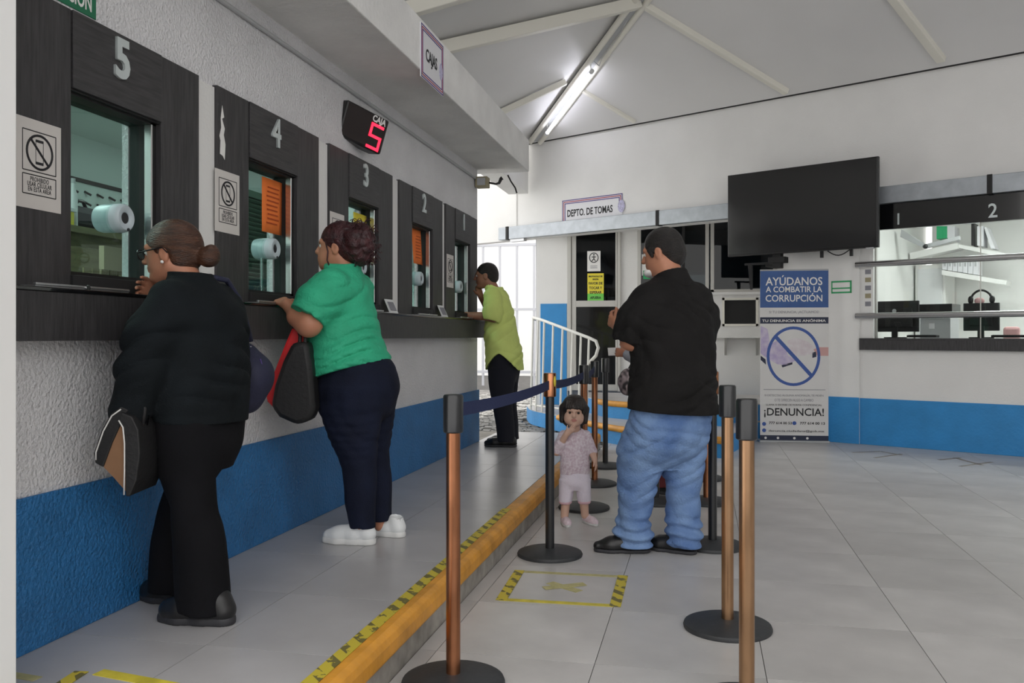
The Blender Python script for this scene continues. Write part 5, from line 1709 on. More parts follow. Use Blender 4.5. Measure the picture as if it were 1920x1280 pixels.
# glasses
gl = MB()
for y in (-1, 1):
    gl.tube([tuple(P(0.104, 0.032 * y + 0.024 * math.cos(t * math.pi / 8), 0.004 + 0.019 * math.sin(t * math.pi / 8))) for t in range(17)], 0.0028, 6, cap=False)
    gl.tube([tuple(P(0.100, 0.058 * y, 0.008)), tuple(P(0.05, 0.078 * y, 0.008)), tuple(P(-0.012, 0.084 * y, 0.010)), tuple(P(-0.03, 0.083 * y, -0.012))], 0.0028, 6)
gl.tube([tuple(P(0.105, -0.009, 0.008)), tuple(P(0.108, 0, 0.011)), tuple(P(0.105, 0.009, 0.008))], 0.0025, 6)
gl.build('eyeglasses', 'black_plastic', W)
MB().sphere(tuple(P(-0.008, 0.088, -0.044)), 0.006, 10, 8).build('earring', 'paper_white', W, smooth=True)
# knit top with long sleeves
T = Field((-0.32, -0.44, 0.60), (0.28, 0.40, 1.32), 0.006)
T.loft([(0.705, -0.045, -0.005, 0.150, 0.205), (0.80, -0.045, -0.005, 0.150, 0.205), (0.92, -0.045, -0.005, 0.150, 0.205), (1.02, -0.045, 0, 0.145, 0.205), (1.12, -0.042, 0, 0.125, 0.20), (1.18, -0.03, 0, 0.095, 0.165), (1.22, -0.016, 0, 0.072, 0.105), (1.242, -0.008, 0, 0.064, 0.078)], 0.02)
T.chain([(-0.03, 0.155, 1.135), (0.0, 0.215, 1.02), (0.025, 0.25, 0.90), (0.058, 0.262, 0.765), (0.062, 0.262, 0.735)], [0.078, 0.072, 0.064, 0.046, 0.042], 0.045)
T.chain([(-0.03, -0.155, 1.135), (0.03, -0.22, 1.07), (0.10, -0.275, 0.995), (0.15, -0.14, 1.13)], [0.078, 0.068, 0.060, 0.044], 0.045)
T.folds(0.0142, 11, (18.2, 18.2, 39), 0.06)
T.plane((0, 0, 0.715), (0.05, 0.0, -1), (-0.3, -0.3, 0.55), (0.012, 0.205, 0.80))
T.rolls(0.74, 1.10, 0.010, 0.075, 14, (0.5, -0.35))
T.cone((0.0, 0, 1.20), (0.055, 0, 1.33), 0.060, 0.062, 0.004, 'sub')
T.build('knit_top', 'knit_black', W)
# trousers
B = Field((-0.32, -0.30, 0.02), (0.32, 0.30, 0.84), 0.007)
B.loft([(0.80, -0.045, 0, 0.13, 0.19), (0.72, -0.045, 0, 0.135, 0.195), (0.62, -0.045, 0, 0.135, 0.18), (0.54, -0.04, 0, 0.11, 0.15)], 0.03)
B.loft([(0.70, -0.05, 0.085, 0.115, 0.10), (0.56, -0.050, 0.085, 0.098, 0.092), (0.43, -0.070, 0.085, 0.076, 0.080), (0.30, -0.098, 0.085, 0.084, 0.085), (0.15, -0.112, 0.088, 0.090, 0.088), (0.045, -0.118, 0.09, 0.092, 0.088)], 0.03)
B.loft([(0.70, -0.04, -0.085, 0.11, 0.10), (0.56, -0.0, -0.082, 0.10, 0.095), (0.43, 0.06, -0.08, 0.080, 0.085), (0.30, 0.095, -0.08, 0.085, 0.088), (0.15, 0.118, -0.08, 0.088, 0.088), (0.050, 0.122, -0.08, 0.088, 0.088)], 0.03)
B.folds(0.0090, 5, (23.4, 23.4, 15.6), 0.06)
B.build('trousers', 'trouser_black', W)
shoe('kid', W, (-0.235, 0.095, 0), R(4), 0.285, 'shoe_black', 'sole_dark')
shoe('kid', W, (0.005, -0.075, 0), R(-4), 0.27, 'shoe_black', 'sole_dark')

# ------------------------------------------------------------------ woman in green at window 4
G = figure('woman in green blouse and dark jeans with curly red hair at window 4', (-1.63, 4.02, PZ), (-1, 0))
S = Field((-0.35, -0.36, 0.0), (0.50, 0.42, 1.66), 0.006)
hc, hf = V3(0.165, 0.0, 1.470), V3(1, 0.05, -0.02)
P, M = head(S, hc, hf, V3(0.03, 0, 1), 1.05)
S.ell(P(0.04, 0, -0.06), V3(0.058, 0.062, 0.058), 0.03, rot=M)
S.cone((0.12, 0, 1.28), (0.145, 0, 1.40), 0.068, 0.062, 0.03)
S.loft([(0.80, 0.09, 0, 0.12, 0.15), (1.0, 0.13, 0, 0.12, 0.15), (1.2, 0.14, 0, 0.10, 0.15), (1.29, 0.135, 0, 0.06, 0.12)], 0.03)
S.chain([(0.13, 0.19, 1.24), (0.20, 0.27, 1.075), (0.345, 0.20, 1.175)], [0.06, 0.052, 0.03], 0.03)
S.cone((0.19, 0.27, 1.08), (0.27, 0.25, 1.11), 0.054, 0.045, 0.03)
S.chain([(0.13, -0.19, 1.24), (0.22, -0.25, 1.09), (0.37, -0.10, 1.19)], [0.055, 0.048, 0.028], 0.03)
hand(S, (0.345, 0.20, 1.175), (0.7, -0.55, 0.25), (-0.2, -0.3, -1), (0.5, -0.6, 0.2), 0.95, (0.3, 0.4, 0.5, 0.5), 0.4)
hand(S, (0.37, -0.10, 1.19), (0.7, 0.6, 0.0), (0, 0, -1), (0.6, -0.6, 0), 0.95, (0.15, 0.2, 0.2, 0.25), 0.3)
for y, x0, x1, x2 in ((0.09, 0.05, 0.02, -0.005), (-0.09, 0.06, 0.02, -0.025)):
    S.chain([(x0, y, 0.75), (x1, y, 0.42), (x2, y, 0.06)], [0.09, 0.06, 0.038], 0.03)
S.build('body', 'skin_warm', G)
eyes(P, G, 1.05)
H = Field((-0.12, -0.24, 1.25), (0.34, 0.24, 1.68), 0.005)
H.ell(P(-0.018, 0, 0.036), V3(0.106, 0.088, 0.092), 0.01, rot=M)
H.ell(P(-0.06, 0, 0.0), V3(0.085, 0.085, 0.09), 0.02, rot=M)
rg = np.random.RandomState(2)
for i in range(46):
    d = unit(rg.normal(size=3))
    H.ell(P(-0.105 + 0.060 * d[0], 0.070 * d[1], 0.010 + 0.078 * d[2]), V3(1, 1, 1) * rg.uniform(0.024, 0.038), 0.008)
H.ell(P(0.085, 0, -0.055), V3(0.085, 0.13, 0.100), 0.012, 'sub', M)
for y in (-1, 1):
    H.ell(P(-0.004, 0.09 * y, -0.05), V3(0.028, 0.03, 0.055), 0.010, 'sub', M)
H.folds(0.006, 3, (60, 60, 60), 0.02, 7)
H.build('hair', 'hair_red', G)
cu = MB()
for i in range(60):
    d = unit(rg.normal(size=3) * V3(1, 1, 1))
    if d[0] > 0.35: d[0] = -d[0]
    p0_ = P(-0.10 + 0.075 * d[0], 0.082 * d[1], 0.010 + 0.092 * d[2])
    a_ = rg.uniform(0, 6.28)
    pts = [tuple(p0_ + d * 0.006 * t + V3(math.cos(a_ + t * 0.9), math.sin(a_ + t * 0.9), math.cos(a_ * 2 + t)) * 0.012) for t in range(7)]
    cu.tube(pts, 0.0022, 4)
for y in (1,):
    cu.tube([tuple(P(0.035, 0.078 * y, 0.02)), tuple(P(0.02, 0.088 * y, -0.03)), tuple(P(0.026, 0.085 * y, -0.07)), tuple(P(0.014, 0.084 * y, -0.10))], 0.004, 6)
tag(cu.build('curls', 'hair_red', G, smooth=True), kind='stuff')
# blouse
T = Field((-0.2, -0.40, 0.66), (0.42, 0.42, 1.45), 0.006)
T.chain([(0.135, 0.165, 1.255), (0.17, 0.225, 1.18), (0.205, 0.262, 1.105)], [0.090, 0.094, 0.088], 0.05)
T.chain([(0.135, -0.165, 1.255), (0.18, -0.22, 1.16), (0.22, -0.25, 1.10)], [0.085, 0.085, 0.078], 0.05)
T.plane((0.20, 0.258, 1.112), (0.40, 0.45, -0.80))
T.plane((0.21, -0.245, 1.10), (0.40, -0.3, -0.80))
T.cone((0.18, 0.24, 1.15), (0.24, 0.285, 1.05), 0.062, 0.066, 0.004, 'sub')
T.loft([(0.74, 0.080, 0, 0.214, 0.232), (0.86, 0.100, 0, 0.208, 0.230), (0.97, 0.126, 0, 0.190, 0.215), (1.10, 0.150, 0, 0.170, 0.208), (1.20, 0.150, 0, 0.145, 0.205), (1.28, 0.142, 0, 0.115, 0.18), (1.335, 0.138, 0, 0.088, 0.115), (1.375, 0.142, 0, 0.080, 0.088)], 0.045)
T.folds(0.0150, 21, (15.6, 15.6, 62.4), 0.06, 7)
T.rolls(0.80, 1.16, 0.010, 0.055, 3, (0.25, 0.1)).rolls(1.08, 1.34, 0.007, 0.07, 5, (-0.5, 0.5))
T.plane((0.0, 0, 0.875), (-0.27, 0, -1), (-0.2, -0.4, 0.6), (0.42, 0.4, 0.95))
T.cone((0.14, 0, 1.30), (0.16, 0, 1.45), 0.068, 0.078, 0.004, 'sub')
T.build('blouse', 'shirt_green', G)
B = Field((-0.25, -0.30, 0.02), (0.38, 0.30, 0.95), 0.007)
B.loft([(0.93, 0.085, 0, 0.16, 0.19), (0.86, 0.066, 0, 0.188, 0.208), (0.76, 0.058, 0, 0.200, 0.218), (0.66, 0.068, 0, 0.18, 0.20), (0.60, 0.07, 0, 0.14, 0.17)], 0.03)
B.loft([(0.76, 0.055, 0.095, 0.16, 0.115), (0.62, 0.055, 0.092, 0.148, 0.112), (0.50, 0.040, 0.09, 0.115, 0.10), (0.405, 0.022, 0.088, 0.090, 0.085), (0.30, 0.012, 0.087, 0.080, 0.08), (0.20, 0.010, 0.087, 0.072, 0.072), (0.085, 0.0, 0.087, 0.058, 0.058)], 0.025)
B.loft([(0.76, 0.055, -0.095, 0.16, 0.115), (0.62, 0.055, -0.092, 0.145, 0.112), (0.50, 0.038, -0.09, 0.112, 0.10), (0.405, 0.02, -0.088, 0.085, 0.082), (0.30, 0.0, -0.088, 0.076, 0.076), (0.20, -0.012, -0.088, 0.068, 0.068), (0.085, -0.022, -0.088, 0.056, 0.056)], 0.025)
B.folds(0.0060, 8, (20.8, 20.8, 41.6), 0.05)
B.build('jeans', 'denim_navy', G)
shoe('sneaker', G, (-0.060, 0.087, 0), R(2), 0.270, 'shoe_white', 'sole_white')
shoe('sneaker', G, (-0.150, -0.088, 0), R(-8), 0.255, 'shoe_white', 'sole_white')

# ------------------------------------------------------------------ man in lime shirt at window 1
Y = figure('man in lime green shirt and dark trousers leaning on the counter at window 1', (-1.83, 7.75, PZ), (-1, 0))
S = Field((-0.30, -0.34, 0.0), (0.52, 0.36, 1.78), 0.007)
hc = V3(0.150, 0, 1.585)
P, M = head(S, hc, V3(1, 0.05, -0.10), V3(0.12, 0, 1), 1.02)
S.cone((0.05, 0, 1.40), (0.115, 0, 1.52), 0.060, 0.056, 0.03)
S.loft([(0.75, -0.02, 0, 0.10, 0.14), (1.0, 0.0, 0, 0.10, 0.14), (1.3, 0.03, 0, 0.09, 0.15), (1.42, 0.045, 0, 0.05, 0.12)], 0.03)
S.chain([(0.045, 0.185, 1.39), (0.015, 0.235, 1.195), (0.33, 0.20, 1.215)], [0.05, 0.045, 0.028], 0.03)
S.chain([(0.045, -0.185, 1.39), (0.12, -0.19, 1.19), (0.215, -0.05, 1.40)], [0.05, 0.045, 0.028], 0.03)
hand(S, (0.33, 0.20, 1.215), (1, -0.1, -0.05), (0, 0.1, -1), (0.1, -1, 0.1), 1.0, (0.15, 0.2, 0.25, 0.3), 0.3)
hand(S, (0.215, -0.05, 1.40), (0.15, 0.35, 0.9), (-0.6, 0.6, -0.1), (-0.3, 0.8, 0.3), 0.95, (0.8, 0.9, 1.0, 1.0), 0.5)
for y in (0.085, -0.085):
    S.chain([(-0.02, y, 0.72), (-0.035, y, 0.42), (-0.055, y, 0.07)], [0.08, 0.055, 0.035], 0.03)
S.build('body', 'skin_brown', Y)
eyes(P, Y, 1.02)
H = Field((-0.05, -0.2, 1.42), (0.34, 0.2, 1.80), 0.006)
H.ell(P(-0.018, 0, 0.034), V3(0.100, 0.081, 0.088), 0.01, rot=M)
H.ell(P(-0.06, 0, -0.01), V3(0.058, 0.070, 0.075), 0.02, rot=M)
H.ell(P(0.088, 0, -0.045), V3(0.085, 0.13, 0.095), 0.012, 'sub', M)
for y in (-1, 1): H.ell(P(-0.002, 0.085 * y, -0.05), V3(0.034, 0.03, 0.06), 0.010, 'sub', M)
H.folds(0.003, 6, (50, 50, 50), 0.02)
H.build('hair', 'hair_black', Y)
T = Field((-0.30, -0.36, 0.58), (0.36, 0.36, 1.52), 0.007)
T.chain([(0.045, 0.165, 1.385), (0.025, 0.225, 1.25), (0.03, 0.238, 1.20)], [0.078, 0.078, 0.076], 0.04)
T.plane((0.03, 0.24, 1.165), (0.25, 0.1, -1))
T.cone((0.045, 0.24, 1.20), (0.20, 0.23, 1.20), 0.052, 0.052, 0.004, 'sub')
T.loft([(0.64, -0.03, 0, 0.175, 0.225), (0.75, -0.03, 0, 0.172, 0.22), (0.87, -0.022, 0, 0.165, 0.215), (1.0, -0.002, 0, 0.152, 0.21), (1.15, 0.012, 0, 0.135, 0.205), (1.28, 0.022, 0, 0.118, 0.20), (1.38, 0.038, 0, 0.098, 0.175), (1.43, 0.048, 0, 0.078, 0.12), (1.475, 0.062, 0, 0.070, 0.078)], 0.02)
T.chain([(0.045, -0.165, 1.385), (0.09, -0.19, 1.27)], [0.078, 0.072], 0.04)
T.folds(0.0097, 31, (20.8, 20.8, 26), 0.08)
T.rolls(0.70, 1.35, 0.008, 0.10, 16, (0.9, 0.2))
# curved hem: tails front and back, raised at the side seams
sl, g = T.block((-0.4, -0.4, 0.5), (0.4, 0.4, 1.0))
hem = 0.86 - 0.155 * np.minimum(1.0, (np.abs(g[0] + 0.025) / 0.16)) ** 1.4 - 0.0 * g[1] + 0.0 * g[2]
T.merge(sl, (hem - g[2] + 0 * g[1]).astype(np.float32), 0, 'and')
T.cone((0.07, 0, 1.42), (0.115, 0, 1.53), 0.058, 0.066, 0.004, 'sub')
T.build('shirt', 'shirt_lime', Y)
C = Field((-0.12, -0.15, 1.38), (0.22, 0.15, 1.54), 0.006)
C.cone((0.065, 0, 1.435), (0.085, 0, 1.475), 0.082, 0.076, 0.0).cone((0.06, 0, 1.42), (0.10, 0, 1.52), 0.064, 0.068, 0.0, 'sub')
C.plane((0.07, 0, 1.495), (-0.5, 0, 1)).build('collar', 'shirt_lime', Y)
B = Field((-0.28, -0.28, 0.02), (0.28, 0.28, 0.96), 0.008)
B.loft([(0.93, -0.02, 0, 0.125, 0.18), (0.80, -0.03, 0, 0.14, 0.19), (0.68, -0.03, 0, 0.13, 0.18), (0.60, -0.03, 0, 0.1, 0.15)], 0.03)
for y in (0.085, -0.085):
    B.loft([(0.72, -0.025, y, 0.128, 0.10), (0.55, -0.02, y, 0.115, 0.095), (0.40, -0.028, y, 0.095, 0.085), (0.2, -0.055, y, 0.085, 0.08), (0.055, -0.065, y, 0.080, 0.078)], 0.03)
B.folds(0.0053, 9, (23.4, 23.4, 26), 0.05)
B.build('trousers', 'trouser_navy', Y)
shoe('dress', Y, (-0.155, 0.085, 0), R(0), 0.30, 'shoe_black', 'sole_dark')
shoe('dress', Y, (-0.12, -0.085, 0), R(-4), 0.29, 'shoe_black', 'sole_dark')

# ------------------------------------------------------------------ man in black polo and blue jeans
mf = (-0.743, 0.669)
N = figure('heavy man in black polo shirt and blue jeans standing between the queue posts', (-0.24, 4.76, 0), mf)
S = Field((-0.36, -0.46, 0.0), (0.45, 0.40, 1.82), 0.006)
hc = V3(0.020, -0.050, 1.655)
P, M = head(S, hc, V3(0.90, 0.36, -0.24), V3(0.22, 0.06, 1), 1.08)
S.ell(P(0.03, 0, -0.06), V3(0.058, 0.064, 0.055), 0.03, rot=M)
S.cone((-0.055, -0.055, 1.44), (-0.02, -0.05, 1.58), 0.078, 0.070, 0.03)
S.loft([(0.75, -0.06, -0.04, 0.12, 0.17), (1.0, -0.05, -0.05, 0.14, 0.19), (1.25, -0.05, -0.055, 0.13, 0.20), (1.42, -0.05, -0.055, 0.07, 0.15)], 0.03)
S.chain([(-0.045, 0.120, 1.36), (-0.006, 0.205, 1.170), (0.215, 0.10, 1.245)], [0.055, 0.054, 0.031], 0.03)
S.chain([(-0.06, -0.23, 1.36), (0.01, -0.325, 1.17), (0.215, -0.045, 1.255)], [0.065, 0.054, 0.031], 0.03)
hand(S, (0.215, 0.10, 1.245), (0.75, -0.15, 0.35), (0.1, -0.9, 0.2), (0.3, -0.2, 0.9), 1.05, (0.55, 0.65, 0.75, 0.8), 0.4)
hand(S, (0.215, -0.045, 1.255), (0.75, 0.2, 0.35), (0.1, 0.9, 0.2), (0.3, 0.2, 0.9), 1.05, (0.55, 0.65, 0.75, 0.8), 0.4)
for y, x0, x1, x2 in ((0.085, 0.0, 0.07, 0.085), (-0.115, -0.05, -0.05, -0.065)):
    S.chain([(x0, y, 0.70), (x1, y, 0.42), (x2, y, 0.07)], [0.09, 0.06, 0.038], 0.03)
S.build('body', 'skin_warm', N)
eyes(P, N, 1.08)
H = Field((-0.22, -0.26, 1.44), (0.26, 0.16, 1.83), 0.005)
H.ell(P(-0.020, 0, 0.036), V3(0.106, 0.087, 0.094), 0.01, rot=M)
H.ell(P(-0.066, 0, -0.018), V3(0.062, 0.076, 0.082), 0.02, rot=M)
H.ell(P(0.088, 0, -0.042), V3(0.082, 0.13, 0.092), 0.012, 'sub', M)
for y in (-1, 1):
    H.ell(P(0.002, 0.09 * y, -0.055), V3(0.034, 0.03, 0.06), 0.010, 'sub', M)
    H.cone(P(0.028, 0.082 * y, 0.01), P(0.022, 0.080 * y, -0.022), 0.012, 0.006, 0.006)
H.plane((0, 0, 1.592), (0.15, 0, -1), (-0.3, -0.3, 1.4), (0.0, 0.3, 1.7))
H.folds(0.0055, 12, (50, 50, 50), 0.03, 7)
H.build('hair', 'hair_black', N)
T = Field((-0.40, -0.52, 0.70), (0.32, 0.40, 1.68), 0.006)
T.chain([(-0.045, 0.110, 1.375), (-0.025, 0.180, 1.28), (-0.006, 0.205, 1.185)], [0.092, 0.088, 0.082], 0.06)
T.chain([(-0.065, -0.220, 1.375), (-0.03, -0.292, 1.28), (0.0, -0.325, 1.18)], [0.105, 0.100, 0.092], 0.06)
T.plane((-0.004, 0.205, 1.172), (0.22, 0.12, -1))
T.cone((-0.01, 0.20, 1.21), (0.02, 0.215, 1.08), 0.060, 0.066, 0.004, 'sub')
T.loft([(0.735, -0.075, -0.035, 0.218, 0.276), (0.80, -0.075, -0.04, 0.212, 0.272), (0.90, -0.068, -0.045, 0.202, 0.262), (1.02, -0.06, -0.05, 0.190, 0.252), (1.15, -0.058, -0.055, 0.185, 0.255), (1.28, -0.056, -0.055, 0.170, 0.258), (1.38, -0.056, -0.055, 0.140, 0.248), (1.44, -0.056, -0.055, 0.115, 0.205), (1.485, -0.052, -0.055, 0.094, 0.140), (1.515, -0.048, -0.055, 0.084, 0.094)], 0.05)
T.folds(0.0165, 41, (18.2, 18.2, 31.2), 0.08, 6)
T.cone((-0.05, -0.055, 1.50), (-0.02, -0.05, 1.62), 0.078, 0.084, 0.004, 'sub')
T.rolls(0.74, 1.02, 0.009, 0.085, 6, (0.2, 0.35)).rolls(1.05, 1.40, 0.007, 0.10, 8, (0.3, -0.7))
# tail of the shirt caught on the right
T.cone((-0.08, -0.27, 0.93), (-0.10, -0.345, 0.865), 0.035, 0.012, 0.05)
T.plane((0, 0, 0.79), (0.06, 0.05, -1), (-0.4, -0.34, 0.6), (0.32, 0.4, 0.9))
T.build('polo_shirt', 'polo_black', N)
C = Field((-0.24, -0.24, 1.46), (0.16, 0.14, 1.66), 0.005)
C.cone((-0.054, -0.055, 1.478), (-0.044, -0.054, 1.525), 0.108, 0.095, 0.0).cone((-0.05, -0.055, 1.48), (-0.022, -0.05, 1.64), 0.086, 0.082, 0.0, 'sub')
C.plane((-0.05, -0.055, 1.535), (0.35, 0, 1)).plane((0.055, -0.05, 1.5), (1, 0.2, 0.1))
C.build('collar', 'polo_black', N)
B = Field((-0.34, -0.36, 0.0), (0.28, 0.32, 0.90), 0.006)
B.loft([(0.88, -0.065, -0.04, 0.150, 0.200), (0.80, -0.065, -0.035, 0.178, 0.228), (0.66, -0.055, -0.025, 0.195, 0.24), (0.56, -0.04, -0.02, 0.165, 0.215), (0.475, -0.02, -0.015, 0.10, 0.15)], 0.03)
B.loft([(0.74, -0.03, 0.07, 0.12, 0.11), (0.62, 0.0, 0.090, 0.145, 0.128), (0.46, 0.045, 0.096, 0.122, 0.108), (0.36, 0.062, 0.098, 0.100, 0.090), (0.26, 0.078, 0.097, 0.090, 0.082), (0.16, 0.090, 0.095, 0.092, 0.086), (0.10, 0.094, 0.092, 0.100, 0.094), (0.03, 0.080, 0.088, 0.082, 0.080)], 0.02)
B.loft([(0.74, -0.06, -0.10, 0.12, 0.11), (0.62, -0.055, -0.115, 0.14, 0.125), (0.46, -0.064, -0.128, 0.112, 0.100), (0.36, -0.066, -0.130, 0.098, 0.088), (0.26, -0.066, -0.130, 0.090, 0.082), (0.16, -0.068, -0.128, 0.092, 0.085), (0.10, -0.070, -0.125, 0.098, 0.092), (0.03, -0.078, -0.120, 0.080, 0.078)], 0.02)
B.folds(0.0165, 17, (23.4, 23.4, 31.2), 0.07, 6)
B.rolls(0.28, 0.70, 0.009, 0.075, 12, (0.35, 0.5))
# stacked folds above the shoes
idx = np.where((np.abs(B.F) < 0.04))
zz_ = B.ax[2][idx[2]]
aa_ = B.ax[0][idx[0]] * 14 + B.ax[1][idx[1]] * 9
w_ = np.clip((0.24 - zz_) / 0.10, 0, 1)
B.F[idx] += (0.010 * w_ * np.sin(zz_ * 105 + 1.6 * np.sin(aa_))).astype(np.float32)
B.plane((0, 0, 0.034), (0, 0, -1))
B.build('jeans', 'denim_blue', N)
shoe('dress', N, (0.032, 0.035, 0), R(52), 0.305, 'shoe_black', 'sole_dark')
shoe('dress', N, (-0.150, -0.135, 0), R(25), 0.295, 'shoe_black', 'sole_dark')
MKf = Field(hc - 0.16, hc + 0.16, 0.004)
MKf.ell(P(0.075, 0, -0.085), V3(0.045, 0.056, 0.030), 0.004, rot=M).ell(P(0.055, 0, -0.062), V3(0.050, 0.060, 0.034), 0.004, 'sub', M)
MKf.build('face_mask', 'paper_white', N, label='white face mask pulled below the chin')

# ------------------------------------------------------------------ toddler
tp = Vector((-0.79, 5.37, 0))
K = figure('toddler in pale pink outfit with one hand at the mouth', tp, (0.19, -0.98))
S = Field((-0.16, -0.22, 0.0), (0.24, 0.24, 0.85), 0.004)
hc = V3(0.012, -0.005, 0.708)
P, M = head(S, hc, V3(1, -0.04, -0.04), V3(0.02, 0.05, 1), 0.86, True)
S.cone((0, 0, 0.56), (0.0, -0.002, 0.64), 0.036, 0.036, 0.02)
S.loft([(0.22, 0, 0, 0.05, 0.07), (0.34, 0, 0, 0.055, 0.075), (0.48, 0, 0, 0.05, 0.07), (0.58, 0, 0, 0.035, 0.06)], 0.02)
S.chain([(0.0, -0.078, 0.555), (0.030, -0.115, 0.465), (0.085, -0.055, 0.580)], [0.028, 0.026, 0.018], 0.02)
S.chain([(0.0, 0.078, 0.555), (0.005, 0.108, 0.465), (0.025, 0.122, 0.415)], [0.028, 0.025, 0.017], 0.02)
hand(S, (0.085, -0.055, 0.580), (0.30, 0.62, 0.55), (-0.85, 0.1, 0.2), (0, 0.1, 1), 0.50, (0.5, 0.7, 0.8, 0.9), 0.3)
hand(S, (0.025, 0.122, 0.415), (0.10, 0.25, -1), (-0.2, -1, 0), (1, 0, -0.2), 0.50, (0.3, 0.35, 0.4, 0.45), 0.3)
for y, ky, ay, ax_ in ((-0.048, -0.055, -0.065, 0.015), (0.048, 0.055, 0.065, -0.01)):
    S.chain([(0, y, 0.26), (0.004, ky, 0.17), (ax_, ay, 0.055)], [0.036, 0.030, 0.025], 0.02)
bo = S.build('body', 'skin_child', K)
bo.data.materials.append(MATS['lips'])
co = np.zeros(len(bo.data.vertices) * 3, dtype=np.float32)
bo.data.vertices.foreach_get('co', co)
co = co.reshape(-1, 3)
lip = P(0.088, 0, -0.048)
f_, l_, u_ = M
dl = co - lip
inl = ((dl @ l_) / (0.017)) ** 2 + ((dl @ u_) / 0.0085) ** 2 < 1
inl &= np.abs(dl @ f_) < 0.02
for poly in bo.data.polygons:
    if inl[poly.vertices[0]]:
        poly.material_index = 1
eyes(P, K, 0.80, 'eye_dark', 'eye_dark')
for y in (-1, 1):
    MB().tube([tuple(P(0.088, 0.016 * y, 0.032)), tuple(P(0.088, 0.030 * y, 0.037)), tuple(P(0.076, 0.046 * y, 0.033))], [0.0022, 0.0026, 0.0014], 6).build('eyebrow', 'hair_child', K, smooth=True)
H = Field((-0.16, -0.15, 0.56), (0.14, 0.15, 0.84), 0.004)
H.ell(P(-0.018, 0, 0.034), V3(0.112, 0.094, 0.096) * 0.86, 0.01, rot=M)
H.ell(P(-0.045, 0, -0.035), V3(0.068, 0.100, 0.088) * 0.86, 0.03, rot=M)
for y in (-1, 1):
    H.cone(P(0.010, 0.084 * y, 0.03), P(0.022, 0.086 * y, -0.062), 0.022, 0.014, 0.02)
H.ell(P(0.095, 0, -0.042), V3(0.090, 0.078, 0.086) * 0.86, 0.008, 'sub', M)
for i in range(9):
    y = -0.062 + 0.0155 * i
    H.cone(P(0.055, y * 0.8 - 0.008, 0.085), P(0.092 - abs(y) * 0.28, y + 0.004, 0.038 + 0.006 * math.sin(i * 2.3)), 0.012, 0.0045, 0.006)
H.folds(0.003, 9, (80, 80, 20), 0.02)
H.build('hair', 'hair_child', K)
T = Field((-0.14, -0.20, 0.28), (0.18, 0.20, 0.66), 0.004)
T.loft([(0.318, 0, 0, 0.078, 0.094), (0.38, 0.004, 0, 0.082, 0.094), (0.46, 0.002, 0, 0.075, 0.088), (0.54, 0, 0, 0.06, 0.084), (0.585, 0, 0, 0.042, 0.062), (0.61, 0, 0, 0.034, 0.040)], 0.015)
T.chain([(0, -0.070, 0.560), (0.026, -0.112, 0.475), (0.055, -0.090, 0.515)], [0.034, 0.034, 0.030], 0.02)
T.chain([(0, 0.070, 0.560), (0.006, 0.110, 0.462)], [0.034, 0.030], 0.02)
T.folds(0.0023, 51, (36.4, 36.4, 62.4), 0.03)
T.cone((0.0, 0, 0.59), (0.01, 0, 0.66), 0.040, 0.044, 0.003, 'sub')
T.cone((0.006, 0.110, 0.455), (0.010, 0.118, 0.41), 0.025, 0.027, 0.003, 'sub')
T.build('top', 'child_top', K)
B = Field((-0.14, -0.16, 0.10), (0.16, 0.16, 0.40), 0.004)
B.loft([(0.37, 0, 0, 0.072, 0.084), (0.30, 0, 0, 0.080, 0.094), (0.25, 0, 0, 0.075, 0.09), (0.22, 0, 0, 0.055, 0.07)], 0.015)
for y, ay, ax_ in ((-0.050, -0.060, 0.010), (0.050, 0.060, -0.002)):
    B.loft([(0.28, 0, y, 0.062, 0.048), (0.21, 0.004, y * 1.08, 0.055, 0.045), (0.145, ax_, ay, 0.044, 0.040)], 0.015)
B.folds(0.0026, 52, (36.4, 36.4, 57.2), 0.03)
B.build('leggings', 'child_pants', K)
C = Field((-0.14, -0.16, 0.09), (0.16, 0.16, 0.18), 0.004)
for ay, ax_ in ((-0.060, 0.010), (0.060, -0.002)):
    C.loft([(0.130, ax_, ay, 0.040, 0.037), (0.138, ax_, ay, 0.045, 0.041), (0.150, ax_, ay, 0.046, 0.042)], 0.0)
C.build('leg_cuffs', 'child_cuff', K)
shoe('kid', K, (-0.030, -0.072, 0), R(12), 0.150, 'shoe_pink', 'sole_white')
shoe('kid', K, (-0.055, 0.062, 0), R(30), 0.150, 'shoe_pink', 'sole_white')

# ------------------------------------------------------------------ person mostly hidden behind the man
Q = figure('mostly hidden person in grey sleeve and dark red trousers holding a slip of paper', (-0.30, 6.62, 0), (-0.93, 0.37))
S = Field((-0.30, -0.36, 0.0), (0.50, 0.36, 1.55), 0.008)
P, M = head(S, V3(0.03, 0, 1.40), V3(1, 0, -0.1), V3(0.1, 0, 1), 0.98)
S.cone((0, 0, 1.2), (0.01, 0, 1.34), 0.058, 0.054, 0.03)
S.loft([(0.7, 0, 0, 0.10, 0.14), (1.0, 0, 0, 0.1, 0.14), (1.22, 0, 0, 0.06, 0.13)], 0.03)
S.chain([(0, 0.16, 1.19), (0.02, 0.19, 0.98), (0.255, 0.10, 1.055)], [0.05, 0.045, 0.026], 0.03)
S.chain([(0, -0.16, 1.19), (0.02, -0.20, 0.98), (0.23, -0.08, 1.03)], [0.05, 0.045, 0.026], 0.03)
hand(S, (0.255, 0.10, 1.055), (1, -0.1, 0.1), (0, -1, 0), (0.2, 0, 1), 0.95, (0.5, 0.6, 0.7, 0.8), 0.4)
for y in (0.08, -0.08):
    S.chain([(0, y, 0.7), (0, y, 0.4), (-0.02, y, 0.06)], [0.08, 0.055, 0.035], 0.03)
S.build('body', 'skin_tan', Q)
H = Field((-0.16, -0.16, 1.2), (0.2, 0.16, 1.56), 0.008)
